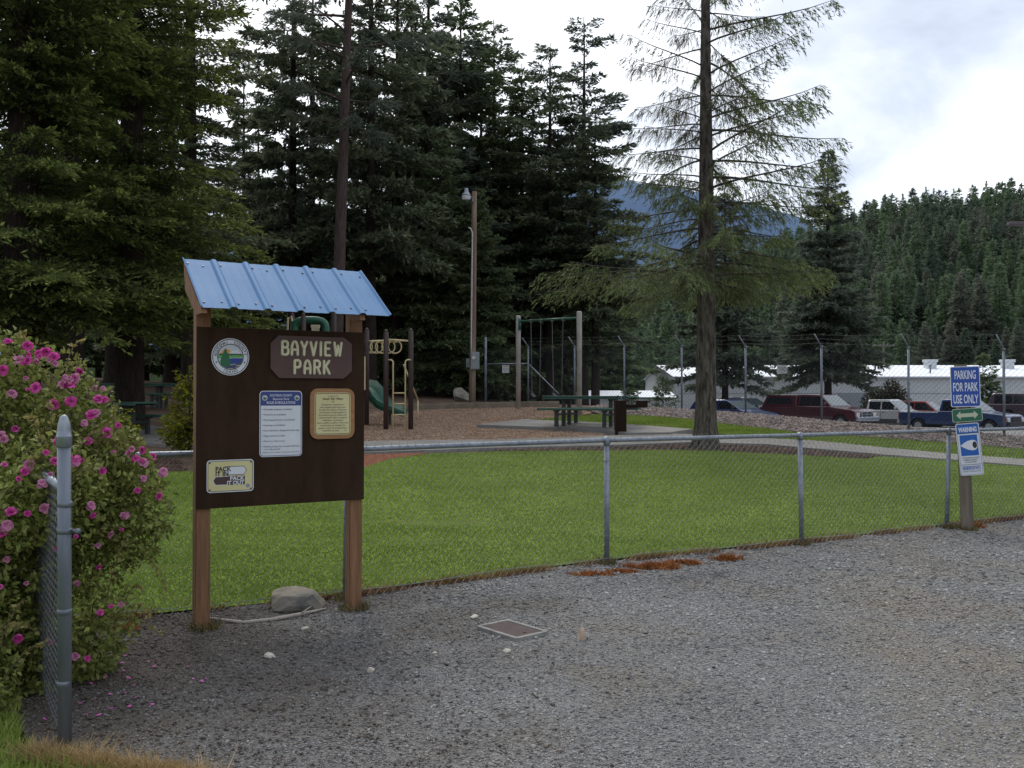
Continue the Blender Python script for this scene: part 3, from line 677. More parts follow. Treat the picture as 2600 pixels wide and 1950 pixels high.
def routed(mb, T, s, cx, cy, h, sx, gap, rad):
    W = sum(ADV.get(c, .6)*sx for c in s)+gap*(len(s)-1); x = cx-W/2
    for c in s:
        for st in STROKES[c]:
            pts = [T @ Vector((x+(p[0]+(.08 if c == 'I' else 0))*sx, cy-h/2+p[1]*h, 0)) for p in st]
            d0 = (pts[0]-pts[1]).normalized()*.003; d1 = (pts[-1]-pts[-2]).normalized()*.003
            # round nosed strokes lying on the plate
            for p, q in zip(pts, pts[1:]):
                mb.tube([p, q], rad, 8, cap=False)
            for p in pts:
                me_v = []; n = 8
                mb.lathe_ball(p, rad)
        x += ADV.get(c, .6)*sx+gap
def _ball(s, c, r):
    v, f = _ico(); s.add([Vector(c)+Vector(q)*r for q in v], [list(q) for q in f])
MB.lathe_ball = _ball
mb = MB(); routed(mb, T @ Matrix.Scale(.45, 4, (0, 0, 1)), 'BAYVIEW', .0, .063, .094, .070, .0265, .0104); routed(mb, T, 'PARK', .0, -.070, .092, .068, .031, .0104)
smoothobj(mb.build('lettering', cream, o))
for sx, sy in ((-.24, .13), (.25, .115), (.283, .005), (-.17, -.005)):
    mb = MB(); mb.prism(circ(.007, 8), T @ Matrix.Translation((sx, sy, 0)), .003); mb.build('screw', screw, o)
# rules sign
o, T = plate('rules_sign', .575, 1.235-.665, rrect(.304, .464, .026), .003, white, nb, 'white rules and regulations sign with a blue heading')
a = Art(T); a.ring(rrect(.294, .454, .022), rrect(.286, .446, .019), navy, .0006)
hd = [(x, y) for x, y in rrect(.286, .446, .019) if y > 0]
a.poly([(.143, .128)]+hd+[(-.143, .128)], navy, .0008)
for sx in (-.115, .115):
    T0 = a.T; a.T = T @ Matrix.Translation((sx, .182, .0004)); seal(a, .020, True); a.T = T0
a.text('KOOTENAI COUNTY', 0, .200, .0155, palew, w=.160, bold=.01); a.text('Bayview Park', 0, .175, .0145, palew, w=.118, bold=.01); a.text('RULES & REGULATIONS', 0, .149, .0175, palew, w=.205, bold=.012)
for i, s in enumerate(['Overnight camping is prohibited', 'Fireworks are prohibited', 'Discharging firearms is prohibited', 'Littering is prohibited', 'Fires allowed in designated areas only', 'Dogs must be on a leash', 'Pack it in, Pack it out', 'Vehicle parking may not exceed 48 hours']):
    y = .102-.0372*i
    a.poly(circ(.003, 8, -.128, y), ink, .0016)
    a.text(s, -.120, y, .0118, ink, align='l', w=min(.252, .0068*len(s)*(.94 if len(s) < 38 else 1)))
a.text('in a 7 day period', -.116, .102-.0372*7-.0195, .0118, ink, align='l', w=.108)
a.text('Reference: Title 4, Chapter 3 of Kootenai County Code', 0, -.2005, .008, ink, w=.258)
a.build('lettering', o)
# memorial plaque
o, T = plate('memorial_plaque', .950, 1.235-.598, rrect(.335, .365, .058), .018, plaqw, nb, 'wooden memorial plaque with a yellow inscription panel')
mb = MB(); mb.prism(rrect(.272, .306, .026), T, .003); mb.build('inscription_panel', plaqy, o)
a = Art(T @ Matrix.Translation((0, 0, .003)))
a.ring(rrect(.262, .296, .022), rrect(.254, .288, .018), black, .0006)
a.text('In Honor of', 0, .128, .0115, ink, w=.078); a.text('Donald "Skip" Wilcox', 0, .108, .0135, black, w=.152, bold=.015, slant=.2); a.text('For', 0, .087, .011, ink, w=.022, slant=.2)
for i, s in enumerate(['His generous commitment of', 'time, support and inspiration', 'brought the citizens of Bayview', 'and Kootenai County together in', 'the common goal of creating this', "community park. Skip's contagious", 'enthusiasm, outstanding', 'vision, ability to gather resources,', 'and devotion to complete the', 'project, were the driving forces', 'behind its success.']):
    a.text(s, -.012 if i == 10 else 0, .0665-.0188*i, .0112, ink, w=.0069*len(s)*.96)
a.text('1997', .095, .0665-.0188*10, .007, ink, w=.022)
a.build('lettering', o)
# pack it in sign
o, T = plate('litter_sign', .225, 1.235-1.018, rrect(.318, .222, .024), .003, white, nb, 'pale yellow pack it in pack it out sign with two arrows')
M('sign_cream', (.60, .54, .25), (.65, .59, .30), scale=4, rough=.45)
a = Art(T); a.ring(rrect(.304, .208, .019), rrect(.297, .201, .016), black, .0008); a.poly(rrect(.297, .201, .016), MATS['sign_cream'], .0006)
dkb = M('arrow_brown', (.060, .028, .024), rough=.5)
a.poly([(-.03, .066), (.092, .066), (.112, .036), (.092, .005), (-.05, .005)], black, .0010); a.poly([(-.028, .062), (.090, .062), (.1075, .036), (.090, .009), (-.048, .009)], palew, .0012)
a.poly([(.09, -.001), (-.100, -.001), (-.120, -.031), (-.100, -.062), (.0, -.062)], palew, .0010); a.poly([(.09, -.001), (-.099, -.005), (-.1155, -.031), (-.099, -.058), (.0, -.058)], dkb, .0012)
a.text('PACK', -.048, .049, .030, black, w=.108, bold=.035, z=.0018); a.text('IT IN', -.058, .0165, .030, black, w=.088, bold=.035, z=.0018)
a.poly([(-.010, -.001), (.098, -.001), (.098, -.062), (-.026, -.062), (-.026, -.034), (-.010, -.034)], dkb, .0014)
a.text('PACK', .046, -.017, .026, palew, w=.100, bold=.035, z=.0018); a.text('IT OUT', .034, -.048, .026, palew, w=.118, bold=.035, z=.0018)
a.poly(circ(.014, 14, .118, -.072), M('sticker_grey', (.25, .28, .36), rough=.4), .0018)
a.build('lettering', o)
for sx in (-1, 1):
    for sy in (-1, 1):
        mb = MB(); mb.prism(circ(.006, 8), T @ Matrix.Translation((sx*.139, sy*.092, .001)), .002); mb.build('screw', screw, o)

# ------------------------------------------------------------------ sign post on the right
sx_, sy_ = 5.38, 10.93
sp = empty('sign_post', (sx_, sy_, tz(sx_, sy_)), math.radians(-11), 'grey wooden post carrying parking, arrow and warning signs at the fence end', 'sign post')
pw_ = M('grey_post', (.15, .12, .085), (.24, .20, .15), scale=3, stretch=(16, 16, 1.2), detail=6, bump=.3, rough=.9, col3=(.10, .085, .065), scale3=1.5)
lean = -.034
mb = MB()
vs = [(x*.058+(lean*(z)), y*.052, z) for z in (-.2, .6, 1.3, 1.96) for x, y in ((-1, -1), (1, -1), (1, 1), (-1, 1))]
mb.add(vs, [(i*4+j, i*4+(j+1) % 4, i*4+4+(j+1) % 4, i*4+4+j) for i in range(3) for j in range(4)]+[(12, 13, 14, 15), (3, 2, 1, 0)])
mb.build('post', pw_, sp)
def spsign(name, z, dx, roll, poly, mat, label, yaw=0):
    T = Matrix.Translation((lean*z+dx, -.078, z)) @ Matrix.Rotation(math.radians(yaw), 4, 'Z') @ Matrix(((1, 0, 0, 0), (0, 0, -1, 0), (0, 1, 0, 0), (0, 0, 0, 1))) @ Matrix.Rotation(math.radians(roll), 4, 'Z')
    mb = MB(); mb.prism(poly, T, .003); o = mb.build(name, mat, sp); o['label'] = label
    return o, T @ Matrix.Translation((0, 0, .003))
o, T = spsign('parking_sign', 1.70, .022, 1.5, rrect(.325, .475, .022), white, 'blue sign with white words about parking for park use')
a = Art(T); a.poly(rrect(.309, .459, .016), blue, .0006)
a.text('PARKING', 0, .140, .098, palew, w=.235, bold=.018); a.text('FOR PARK', 0, -.003, .098, palew, w=.275, bold=.018); a.text('USE ONLY', 0, -.146, .098, palew, w=.275, bold=.018)
a.build('lettering', o)
o, T = spsign('arrow_sign', 1.365, .03, 4.5, rrect(.325, .155, .022), sage, 'small green sign with a double headed arrow', yaw=-4)
a = Art(T); a.poly(rrect(.313, .143, .017), green, .0006)
a.poly([(-.118, 0), (-.072, .050), (-.072, .022), (.072, .022), (.072, .050), (.118, 0), (.072, -.050), (.072, -.022), (-.072, -.022), (-.072, -.050)], sage, .0012)
a.build('arrow', o)
o, T = spsign('warning_sign', .965, .04, 5.5, rrect(.25, .612, .022), white, 'white and blue neighbourhood warning sign with a big eye', yaw=-6)
a = Art(T); a.ring(rrect(.232, .594, .016), rrect(.226, .588, .013), navy, .0006)
a.poly([(-.113, .188)]+[(-x, y) for x, y in [(x, y) for x, y in rrect(.226, .588, .013) if y > 0]]+[(.113, .188)], royal, .0008)
a.text('WARNING', 0, .232, .052, palew, w=.195, bold=.04)
a.poly([(-.113, .184), (.113, .184), (.113, .190), (-.113, .190)], black, .0012)
a.poly([(-.094, -.075), (.094, -.075), (.094, .168), (-.094, .168)], royal, .0008)
e = [(-.094, .045), (-.06, .072), (-.015, .098), (.03, .108), (.06, .104), (.082, .085), (.090, .05), (.084, .012), (.066, -.010), (.035, -.016), (-.01, -.006), (-.055, .018)]
a.poly(e, palew, .0012); a.poly(circ(.024, 18, .060, .048, .040), M('eye_dark', (.03, .022, .02), rough=.4), .0016)
for i, s in enumerate(['ALL SUSPICIOUS PERSONS AND ACTIVITIES', 'ARE IMMEDIATELY REPORTED TO', 'OUR POLICE DEPARTMENT.']): a.text(s, 0, -.100-.025*i, .015, black, w=[.19, .155, .125][i], bold=.01)
a.poly([(-.112, -.182), (.112, -.182), (.112, -.177), (-.112, -.177)], black, .001)
a.text('NEIGHBORHOOD WATCH', 0, -.217, .044, royal, w=.195, bold=.02); a.text('WE LOOK OUT FOR EACH OTHER!', 0, -.258, .016, black, w=.19)
a.build('lettering', o)

# ------------------------------------------------------------------ things lying on the gravel
def rock(name, c, s, seed, mat, label, cat, rot=0, rough=.16, flat_top=False, group=None, sub=3):
    r = random.Random(seed); bm = bmesh.new(); bmesh.ops.create_icosphere(bm, subdivisions=sub, radius=1)
    ph = [(Vector((r.gauss(0, 1), r.gauss(0, 1), r.gauss(0, 1))).normalized(), r.uniform(.5, .85)) for _ in range(9)]
    for v in bm.verts:
        q = v.co.copy()
        for n, d in ph:                       # chop planes make broken facets
            k = q.dot(n)
            if k > d: q -= n*(k-d)*.97
        q *= 1+.03*math.sin(q.x*9+seed)+.03*math.sin(q.y*11+q.z*7)
        v.co = Vector((q.x*s[0], q.y*s[1], max(q.z, -.5)*s[2]))
    me = bpy.data.meshes.new(name); bm.to_mesh(me); bm.free()
    o = link(name, me, mat); o.location = (c[0], c[1], tz(*c)+s[2]*.42+.01); o.rotation_euler = (0, 0, rot)
    return tag(o, label, cat, group)
bx, by = gp(748, 1556)
rock('boulder', (bx, by+.12), (.275, .18, .135), 5, boulm, 'flat topped grey brown boulder lying between the notice board posts', 'rock', rot=.25, rough=.1)
for i, (px, py, s, lab) in enumerate([(688, 1672, (.042, .034, .026), 'rounded pale stone lying in front of the left notice board post'),
        (1203, 1573, (.040, .028, .024), 'pale stone lying just behind the utility box lid'), (1287, 1658, (.032, .026, .022), 'light grey stone lying in front of the utility box lid'),
        (943, 1708, (.028, .026, .02), 'small tan stone lying alone on gravel below the boulder'), (1104, 1663, (.022, .018, .013), 'small cream stone left of the utility box lid'),
        (1475, 1627, (.034, .03, .075), 'upright pinkish stone standing right of the utility box lid'), (776, 1600, (.03, .025, .018), 'small yellowish stone below the boulder and stick')]):
    c = gp(px, py); rock('stone', c, s, 20+i, pebm if i != 5 else M('pink_stone', (.42, .31, .22), (.55, .42, .32), scale=14, rough=.9), lab, 'stone', rot=i, sub=2, group='loose stones on the gravel')
# weathered stick
mb = MB(); S = [gp(*p) for p in ((515, 1575), (560, 1583), (620, 1586), (690, 1580), (760, 1570), (828, 1551))]
mb.tube([(x, y, tz(x, y)+.025+.008*math.sin(i*2)) for i, (x, y) in enumerate(S)], [.008, .011, .013, .014, .013, .008], 8)
S2 = Vector((*S[4], tz(*S[4])+.03)); mb.tube([S2, S2+Vector((.08, .05, .05))], [.006, .003], 6)
tag(smoothobj(mb.build('fallen_branch', M('bleached_wood', (.24, .21, .18), (.38, .34, .29), scale=12, stretch=(1, 1, 1), bump=.3, rough=.9))), 'bleached crooked stick lying in front of the boulder', 'branch')
# utility box lid
uc = gp(1300, 1607)
ub = empty('utility_box', (uc[0], uc[1], tz(*uc)), math.radians(-50), 'low concrete utility box with brown lid set in the gravel', 'utility box')
mb = MB(); w, l, t = .43, .29, .028
outer = rrect(w, l, .03, 3); inner = rrect(w-2*t, l-2*t, .01, 3); n = len(outer)
vs = [(x, y, z) for z in (-.08, .036) for x, y in outer]+[(x, y, .036) for x, y in inner]+[(x, y, .012) for x, y in inner]
mb.add(vs, [(i, (i+1) % n, n+(i+1) % n, n+i) for i in range(n)]+[(n+i, n+(i+1) % n, 2*n+(i+1) % n, 2*n+i) for i in range(n)]+[(2*n+i, 2*n+(i+1) % n, 3*n+(i+1) % n, 3*n+i) for i in range(n)])
mb.build('frame', M('box_concrete', (.17, .165, .15), (.27, .26, .235), scale=14, bump=.3, rough=.9), ub)
mb = MB(); mb.prism(rrect(w-2*t-.006, l-2*t-.006, .008, 3), Matrix.Translation((0, 0, .014)), .018)
lid = mb.build('lid', M('box_lid', (.045, .028, .025), (.068, .044, .038), scale=20, bump=.3, rough=.8), ub)
mb = MB(); mb.prism(circ(.012, 12), Matrix.Translation((.13, 0, .032)), .003); mb.build('lid_bolt', rustm, lid)
# rusty moss clumps at the fence foot
def clump(px, py, rx, ry, n, label, h=.05):
    c = gp(px, py); a = RNG.random(n)*2*PI; r = np.sqrt(RNG.random(n))
    x = c[0]+rx*r*np.cos(a)*(1+.3*np.sin(3*a)); y = c[1]+ry*r*np.sin(a)*(1+.3*np.cos(2*a))
    x = x+RNG.normal(0, .03, n); y = y+RNG.normal(0, .02, n); kk_ = (np.sin(x*31)+np.sin(y*43+x*17)+RNG.normal(0, .5, n)) > (-.5 if n > 600 else -9); x, y, r = x[kk_], y[kk_], r[kk_]; P = np.stack([x, y, terr(x, y)+.006+.014*(1-r)], 1); h = h*.75
    tag(blades('moss_clump', P, h, .014, mossm, lean=.6), label, 'moss clump', 'rusty moss clumps along the fence foot')
clump(1660, 1444, .22, .10, 2200, 'wide rust orange moss clump just right of the second fence post')
clump(1738, 1434, .16, .07, 1200, 'rust orange moss patch joined to the right of the widest clump', .04)
clump(1845, 1424, .12, .08, 1100, 'rounded rust orange moss clump standing furthest right on open gravel', .055)
clump(1500, 1462, .17, .06, 900, 'flat rust coloured moss patch left of the second fence post', .035)
clump(1580, 1455, .12, .05, 600, 'thin rust coloured moss patch under the second fence post', .03)
clump(2475, 1341, .07, .05, 500, 'small bright orange moss tuft at the foot of the sign post', .05)
clump(320, 1601, .05, .04, 300, 'small orange moss tuft below the rose bush by the fence', .04)

# ------------------------------------------------------------------ rose bush
leafm = M('rose_leaf', (.15, .185, .040), (.265, .285, .075), scale=2.2, world=True, island=.45, rough=.6, spec=.3, trans=.3, col3=(.26, .21, .085), scale3=3.1, lo3=.55, hi3=.8)
stemm = M('rose_stem', (.09, .075, .04), (.14, .10, .06), scale=8, rough=.8)
petm = M('rose_petal', (.50, .035, .25), (.62, .10, .37), scale=25, island=.3, rough=.6, trans=.3)
petd = M('rose_petal_faded', (.46, .13, .29), (.56, .26, .36), scale=25, island=.3, rough=.6, trans=.3)
heart = M('rose_heart', (.62, .42, .06), rough=.7)
RB = Vector((-2.92, 5.55, 0)); rbz = tz(RB.x, RB.y)
rb = empty('rose_bush', (RB.x, RB.y, rbz), 0, 'big rambling rose bush covered in magenta pink flowers over the fence corner', 'rose bush')
lobes = [((.12, -.10, 1.60), .34), ((-.12, -.10, 1.74), .27), ((.36, -.10, 1.43), .27), ((.55, -.10, 1.22), .24), ((-.42, -.1, 1.72), .30), ((-.85, .0, 1.25), .62), ((-.45, -.15, 1.45), .50), ((-.15, .0, 1.12), .52), ((.28, -.1, 1.02), .45), ((.62, -.12, .92), .32), ((.10, -.25, .75), .50), ((.42, -.2, .68), .30), ((-.55, -.1, .80), .60), ((-.2, -.2, .40), .42), ((.20, -.4, .26), .24), ((-.9, .1, .5), .55),
         ((-.62, -.2, 1.72), .25), ((-.15, -.15, .12), .40), ((-1.3, .1, 1.3), .60), ((-1.3, .1, .7), .6), ((.15, -.5, 1.08), .33), ((.22, -.98, .14), .27), ((-.05, -.9, .2), .3), ((.55, -.35, .32), .28), ((.50, -.30, .10), .22), ((.05, -.75, .55), .36), ((.12, -.85, .22), .30), ((-.1, -.55, .3), .40), ((.46, -.62, 1.15), .27), ((.52, -.48, .95), .24), ((.38, -.78, 1.02), .24), ((.60, -.15, 1.12), .25), ((.72, -.18, .80), .22), ((-.05, -.55, .85), .30), ((.35, -.5, .10), .20), ((-.7, -.3, .2), .35)]
V = []; Fq = []; nl = 0
def in_lobes(p, k=1.0):
    return any((p-Vector(c)).length < r*k for c, r in lobes)
stems = MB(); tips = []
for i in range(150):
    c, r = lobes[i % len(lobes)]
    d = Vector((RNG.normal(), RNG.normal()*.8, RNG.normal()*.8+.15)).normalized(); e = Vector(c)+d*r*RNG.uniform(.75, 1.12)
    b = Vector((RNG.normal(-.35, .28), RNG.normal(.05, .14), 0)); m = b.lerp(e, .55)+Vector((0, 0, .28+.2*RNG.random()))
    pts = [b.lerp(m, t).lerp(m.lerp(e, t), t) for t in np.linspace(0, 1, 8)]
    stems.tube(pts, np.linspace(.007, .002, 8), 5, cap=False); tips.append((pts[-1], (pts[-1]-pts[-2]).normalized()))
wt = np.array([r**1.5 for c, r in lobes]); wt /= wt.sum()
N_ = 64000
li = RNG.choice(len(lobes), N_, p=wt); C_ = np.array([lobes[i][0] for i in li]); R_ = np.array([lobes[i][1] for i in li])
d = RNG.normal(0, 1, (N_, 3)); d /= np.linalg.norm(d, axis=1)[:, None]; rad = R_*(RNG.random(N_)**.42)*1.02
# clumpy: pull leaves towards random shoot centres
sh = C_+d*rad[:, None]; cen = sh[RNG.integers(0, N_, 2600)]
from mathutils import kdtree
kd = kdtree.KDTree(len(cen)); [kd.insert(c, i) for i, c in enumerate(cen)]; kd.balance()
near = np.array([kd.find(p)[0] for p in sh]); sh = near+(sh-near)*.62; sh[:, 2] = np.maximum(sh[:, 2], .02)
L_ = .038*(.6+.7*RNG.random(N_)); dr = (sh-near)+RNG.normal(0, .03, (N_, 3)); dr /= np.linalg.norm(dr, axis=1)[:, None]
nr_ = np.cross(dr, RNG.normal(0, 1, (N_, 3))+np.array([0, 0, 1.2])); nr_ /= np.linalg.norm(nr_, axis=1)[:, None]
bend = np.cross(nr_, dr)*(L_*.12)[:, None]
a0 = sh; a1 = sh+dr*(L_*.45)[:, None]+nr_*(L_*.30)[:, None]+bend; a2 = sh+dr*L_[:, None]-bend; a3 = sh+dr*(L_*.45)[:, None]-nr_*(L_*.30)[:, None]+bend
V = np.stack([a0, a1, a2, a3], 1).reshape(-1, 3)
# loose shoots breaking the outline, with small young leaves
SV = []; stems2 = stems
for i in range(150):
    c, r = lobes[RNG.choice(len(lobes), p=wt)]; d = Vector((RNG.normal(.25, .8), RNG.normal(-.2, .7), RNG.normal(.35, .6))).normalized()
    a = Vector(c)+d*r*.8; ln = RNG.uniform(.10, .26); b = a+d*ln+Vector((0, 0, RNG.normal(-.02, .07)))
    if b.z < .05 or b.x > .95: continue
    pts = [a.lerp(b, t)+Vector((0, 0, .05*math.sin(PI*t))) for t in np.linspace(0, 1, 5)]; stems2.tube(pts, [.003, .003, .002, .002, .001], 4, cap=False)
    for k in range(18):
        t = .25+.75*k/17; p = pts[0].lerp(pts[-1], t)+Vector((0, 0, .05*math.sin(PI*t))); o = (d*.5+Vector(RNG.normal(0, .7, 3))).normalized(); n = o.cross(Vector(RNG.normal(0, 1, 3))).normalized(); L0 = .034*RNG.uniform(.6, 1.2)
        SV += [p, p+o*L0*.45+n*L0*.3, p+o*L0, p+o*L0*.45-n*L0*.3]
stems2.build('stem', stemm, rb)
SVn = np.array([tuple(q) for q in SV])
link('young_leaves', nmesh('young_leaves', SVn, np.arange(len(SVn)).reshape(-1, 4)), M('young_leaf', (.20, .20, .05), (.30, .24, .085), scale=3, world=True, island=.4, rough=.6, trans=.35), rb)
link('foliage', nmesh('foliage', V, np.arange(len(V)).reshape(-1, 4)), leafm, rb)
def flower_mesh(seed, faded):
    r = random.Random(seed); mb = MB(); mb.cur = 0
    for ring, (n, tilt, ln) in enumerate(((5, .25, .036), (5, .7, .032), (5, 1.05, .024), (4, 1.3, .016))):
        for i in range(n):
            a = 2*PI*(i+.5*ring+r.uniform(-.2, .2))/n; tl = tilt+r.uniform(-.42, .35) - (.7 if faded and r.random() < .5 else 0); w = ln*r.uniform(.42, .66)
            R = Matrix.Rotation(a, 3, 'Z') @ Matrix.Rotation(-tl, 3, 'Y')
            vs = []
            for u, wd, up in ((0, .25, 0), (.4, .85, .1), (.75, 1.0, .12), (1.0, .6, .02+r.uniform(-.2, .2))):
                for s in (-1, 0, 1): vs.append(R @ Vector((u*ln, s*w*wd, (up+(.12 if s else 0))*ln)))
            mb.add(vs, [(3*k+j, 3*k+j+1, 3*k+j+4, 3*k+j+3) for k in range(3) for j in (0, 1)])
    mb.cur = 1; v, f = _ico(); mb.add([Vector(q)*.006+Vector((0, 0, .006)) for q in v], [list(q) for q in f])
    me = mb.mesh('flower'); me.materials.append(petd if faded else petm); me.materials.append(heart); return me
FM = [flower_mesh(i, i >= 5) for i in range(8)]
fpos = [(100, 905), (125, 915), (70, 878), (60, 925), (92, 918), (137, 908), (165, 960), (92, 985), (175, 980), (190, 960), (255, 1010), (242, 985), (250, 1015), (140, 1025), (242, 1050), (275, 1100), (10, 1115), (212, 1170), (195, 1168), (75, 1180), (140, 1170), (130, 1205), (345, 1165), (360, 1170), (415, 1200), (408, 1260), (335, 1140), (290, 1150), (262, 1195), (232, 1285), (240, 1310), (115, 1290), (30, 1300), (72, 1303), (20, 1335), (5, 1360), (283, 1357), (310, 1345), (195, 1362), (250, 1385), (255, 1440), (198, 1480), (285, 1540), (257, 1555), (128, 1548), (133, 1630), (195, 1665), (225, 1670), (5, 1490), (70, 1480), (140, 1395), (318, 1308), (388, 1160), (300, 1080), (215, 1075), (180, 1020), (30, 1000), (20, 870), (155, 1120), (310, 1535), (50, 1620), (20, 1420), (225, 1120), (50, 1215), (110, 1230), (12, 1180), (330, 1150), (205, 940), (40, 1090), (65, 960), (5, 940), (365, 1215), (350, 1245)]
from mathutils.bvhtree import BVHTree
def leaf_front(px, py):
    """nearest bush shoot to the view ray: where a flower can sit"""
    d = Vector(((px-CX)/F, 1, -(py-HY)/F)).normalized(); o = Vector((0, 0, CAMZ)); best = None
    for c, r in lobes:
        q = Vector(c)+Vector((RB.x, RB.y, rbz))-o; t = q.dot(d); m2 = q.length_squared-t*t
        if m2 < (r*.97)**2:
            tt = t-math.sqrt((r*.97)**2-m2)
            if best is None or tt < best: best = tt
    return o+d*best if best else None
miss = 0
fpos += [(px+RNG.normal(0, 16), py+RNG.normal(0, 13)) for px, py in fpos[:24]]
for i, (px, py) in enumerate(fpos):
    p = leaf_front(px, py)
    if p is None:
        d = Vector(((px-CX)/F, 1, -(py-HY)/F)); p = Vector((0, 0, CAMZ))+d*(RB.y-.15); miss += 1
    o = bpy.data.objects.new('flower', FM[RNG.integers(0, 5) if (i % 5) in (0, 2, 3) else RNG.integers(5, 8)]); COL.objects.link(o); o.parent = rb
    o.location = p-Vector((RB.x, RB.y, rbz)); n = Vector((RNG.normal(.35, .5), -1, RNG.normal(.45, .5))).normalized()
    o.rotation_euler = n.to_track_quat('Z', 'Y').to_euler(); s = RNG.uniform(.42, .95)*(1 if p.z > .9 else .82); o.scale = (s, s, s)
# fallen petals
pm = MB(); pm.add([(-.011, -.004, .004), (0, -.010, .002), (.012, -.005, .006), (.013, .006, .009), (0, .011, .004), (-.010, .006, .007)], [(0, 1, 2, 3, 4, 5)])
pme = pm.mesh('fallen_petal'); pme.materials.append(M('fallen_petal', (.50, .09, .33), rough=.6))
for i in range(34):
    px, py = [(610, 1822), (705, 1822), (727, 1780), (750, 1726), (575, 1793), (915, 1728), (940, 1679), (1090, 1700), (1450, 1730), (1425, 1737), (1365, 1730), (1340, 1700), (1100, 1685), (885, 1671), (870, 1690), (330, 1835)][i] if i < 16 else (RNG.normal(820, 170), RNG.normal(1735, 40))
    if i < 16: px, py = px*.3616, 1350+(py-1350 if False else (py-1350))*1.0
    else: px = px*.3616
    c = gp(px, min(max(py, 1660), 1890)); o = bpy.data.objects.new('fallen_petal', pme); COL.objects.link(o)
    o.location = (c[0], c[1], tz(*c)+.018); o.rotation_euler = (RNG.normal(0, .3), RNG.normal(0, .3), RNG.random()*6); s = RNG.uniform(.7, 1.2); o.scale = (s, s, s)
    tag(o, 'magenta petal fallen on the dark gravel beside the rose bush', 'petal', 'fallen rose petals on the gravel')
# ------------------------------------------------------------------ playground
pbrown = M('play_brown', (.040, .024, .021), (.055, .033, .029), scale=4, rough=.55)
pcream = M('play_cream', (.52, .43, .22), (.60, .50, .28), scale=6, rough=.5)
pgreen = M('play_green', (.008, .075, .042), (.012, .10, .055), scale=3, rough=.4)
ptan = M('play_tan', (.50, .42, .27), (.56, .48, .32), scale=3, rough=.6)
def P3(px, py, d): return Vector(((px-CX)/F*d, d, CAMZ-(py-HY)/F*d))
PD = 23.0; pc = gp(985, 1084)
pr = empty('play_structure', (pc[0], pc[1], tz(*pc)), 0, 'brown post play structure with green slide, cream ring climber and ladder', 'play structure')
O = pr.location.copy()
def L_(v): return Vector(v)-O
posts = [(980, 1086, 842, 23.0), (1043, 1085, 840, 23.0), (931, 1074, 838, 24.3), (848, 1072, 790, 25.6), (770, 1078, 800, 24.0), (742, 1066, 800, 27.0)]
for px, pb, pt, d in posts:
    x, y = at(px, d); zt = CAMZ-(pt-HY)/F*d; mb = MB()
    mb.tube([L_((x, y, tz(x, y)-.1)), L_((x, y, zt-.03)), L_((x, y, zt))], [.063, .063, .045], 14)
    o = smoothobj(mb.build('post', pbrown, pr))
    mb = MB(); mb.lathe(L_((x, y, zt)), [(.05, -.01), (.048, .02), (.03, .05), (.005, .062)], 12); smoothobj(mb.build('post_cap', pbrown, o))
DZ = tz(*at(848, 25))+1.35
def deckp(px, d, z): x, y = at(px, d); return L_((x, y, z))
mb = MB(); q = [deckp(*a, DZ) for a in ((742, 27), (770, 24), (931, 24.3), (870, 27.3))]; mb.add(q+[v-Vector((0, 0, .07)) for v in q], [(0, 1, 2, 3), (7, 6, 5, 4), (0, 4, 5, 1), (1, 5, 6, 2), (2, 6, 7, 3), (3, 7, 4, 0)]); mb.build('deck', pbrown, pr)
# green arch hood over the deck edge and the tan panel behind it
mb = MB(); c = deckp(787, 25.0, DZ); r0, hh = .43, 1.03
pts = [c+Vector((-r0*1.02, 0, .1)), c+Vector((-r0, 0, hh*.75))]+[c+Vector((r0*math.copysign(abs(math.cos(a))**.6, math.cos(a)), 0, hh*.78+.30*abs(math.sin(a))**.6)) for a in np.linspace(PI*.97, .03*PI, 14)]+[c+Vector((r0, 0, hh*.75)), c+Vector((r0*1.02, 0, .1))]
top = CAMZ-(812-HY)/F*25-O.z; dz = top-max(p.z for p in pts); pts = [p+Vector((0, 0, dz)) if i not in (0, len(pts)-1) else p for i, p in enumerate(pts)]
mb.tube(pts, .10, 14); smoothobj(mb.build('arch_hood', pgreen, pr))
mb = MB()
for px in (793, 798, 803, 808):
    a = P3(px, 826, 26.3)-O; mb.bbox((a.x, a.y, (a.z+DZ-O.z)/2), (.05, .03, a.z-DZ+O.z), .006)
b = P3(800, 826, 26.3)-O; mb.bbox((b.x, b.y+.02, b.z-.03), (.26, .05, .09), .01); mb.build('panel', ptan, pr)
mb = MB(); mb.tube([P3(729, 845, 25.5)-O, P3(731, 808, 25.5)-O, P3(739, 803, 25.5)-O, P3(741, 815, 25.5)-O], .03, 8); mb.build('hand_hoop', pcream, pr)
# railing bars beside the slide top
for px in (921, 926):
    mb = MB(); mb.tube([P3(px, 990, 24.1)-O, P3(px, 905, 24.1)-O], .022, 8); mb.build('railing_bar', pcream, pr)
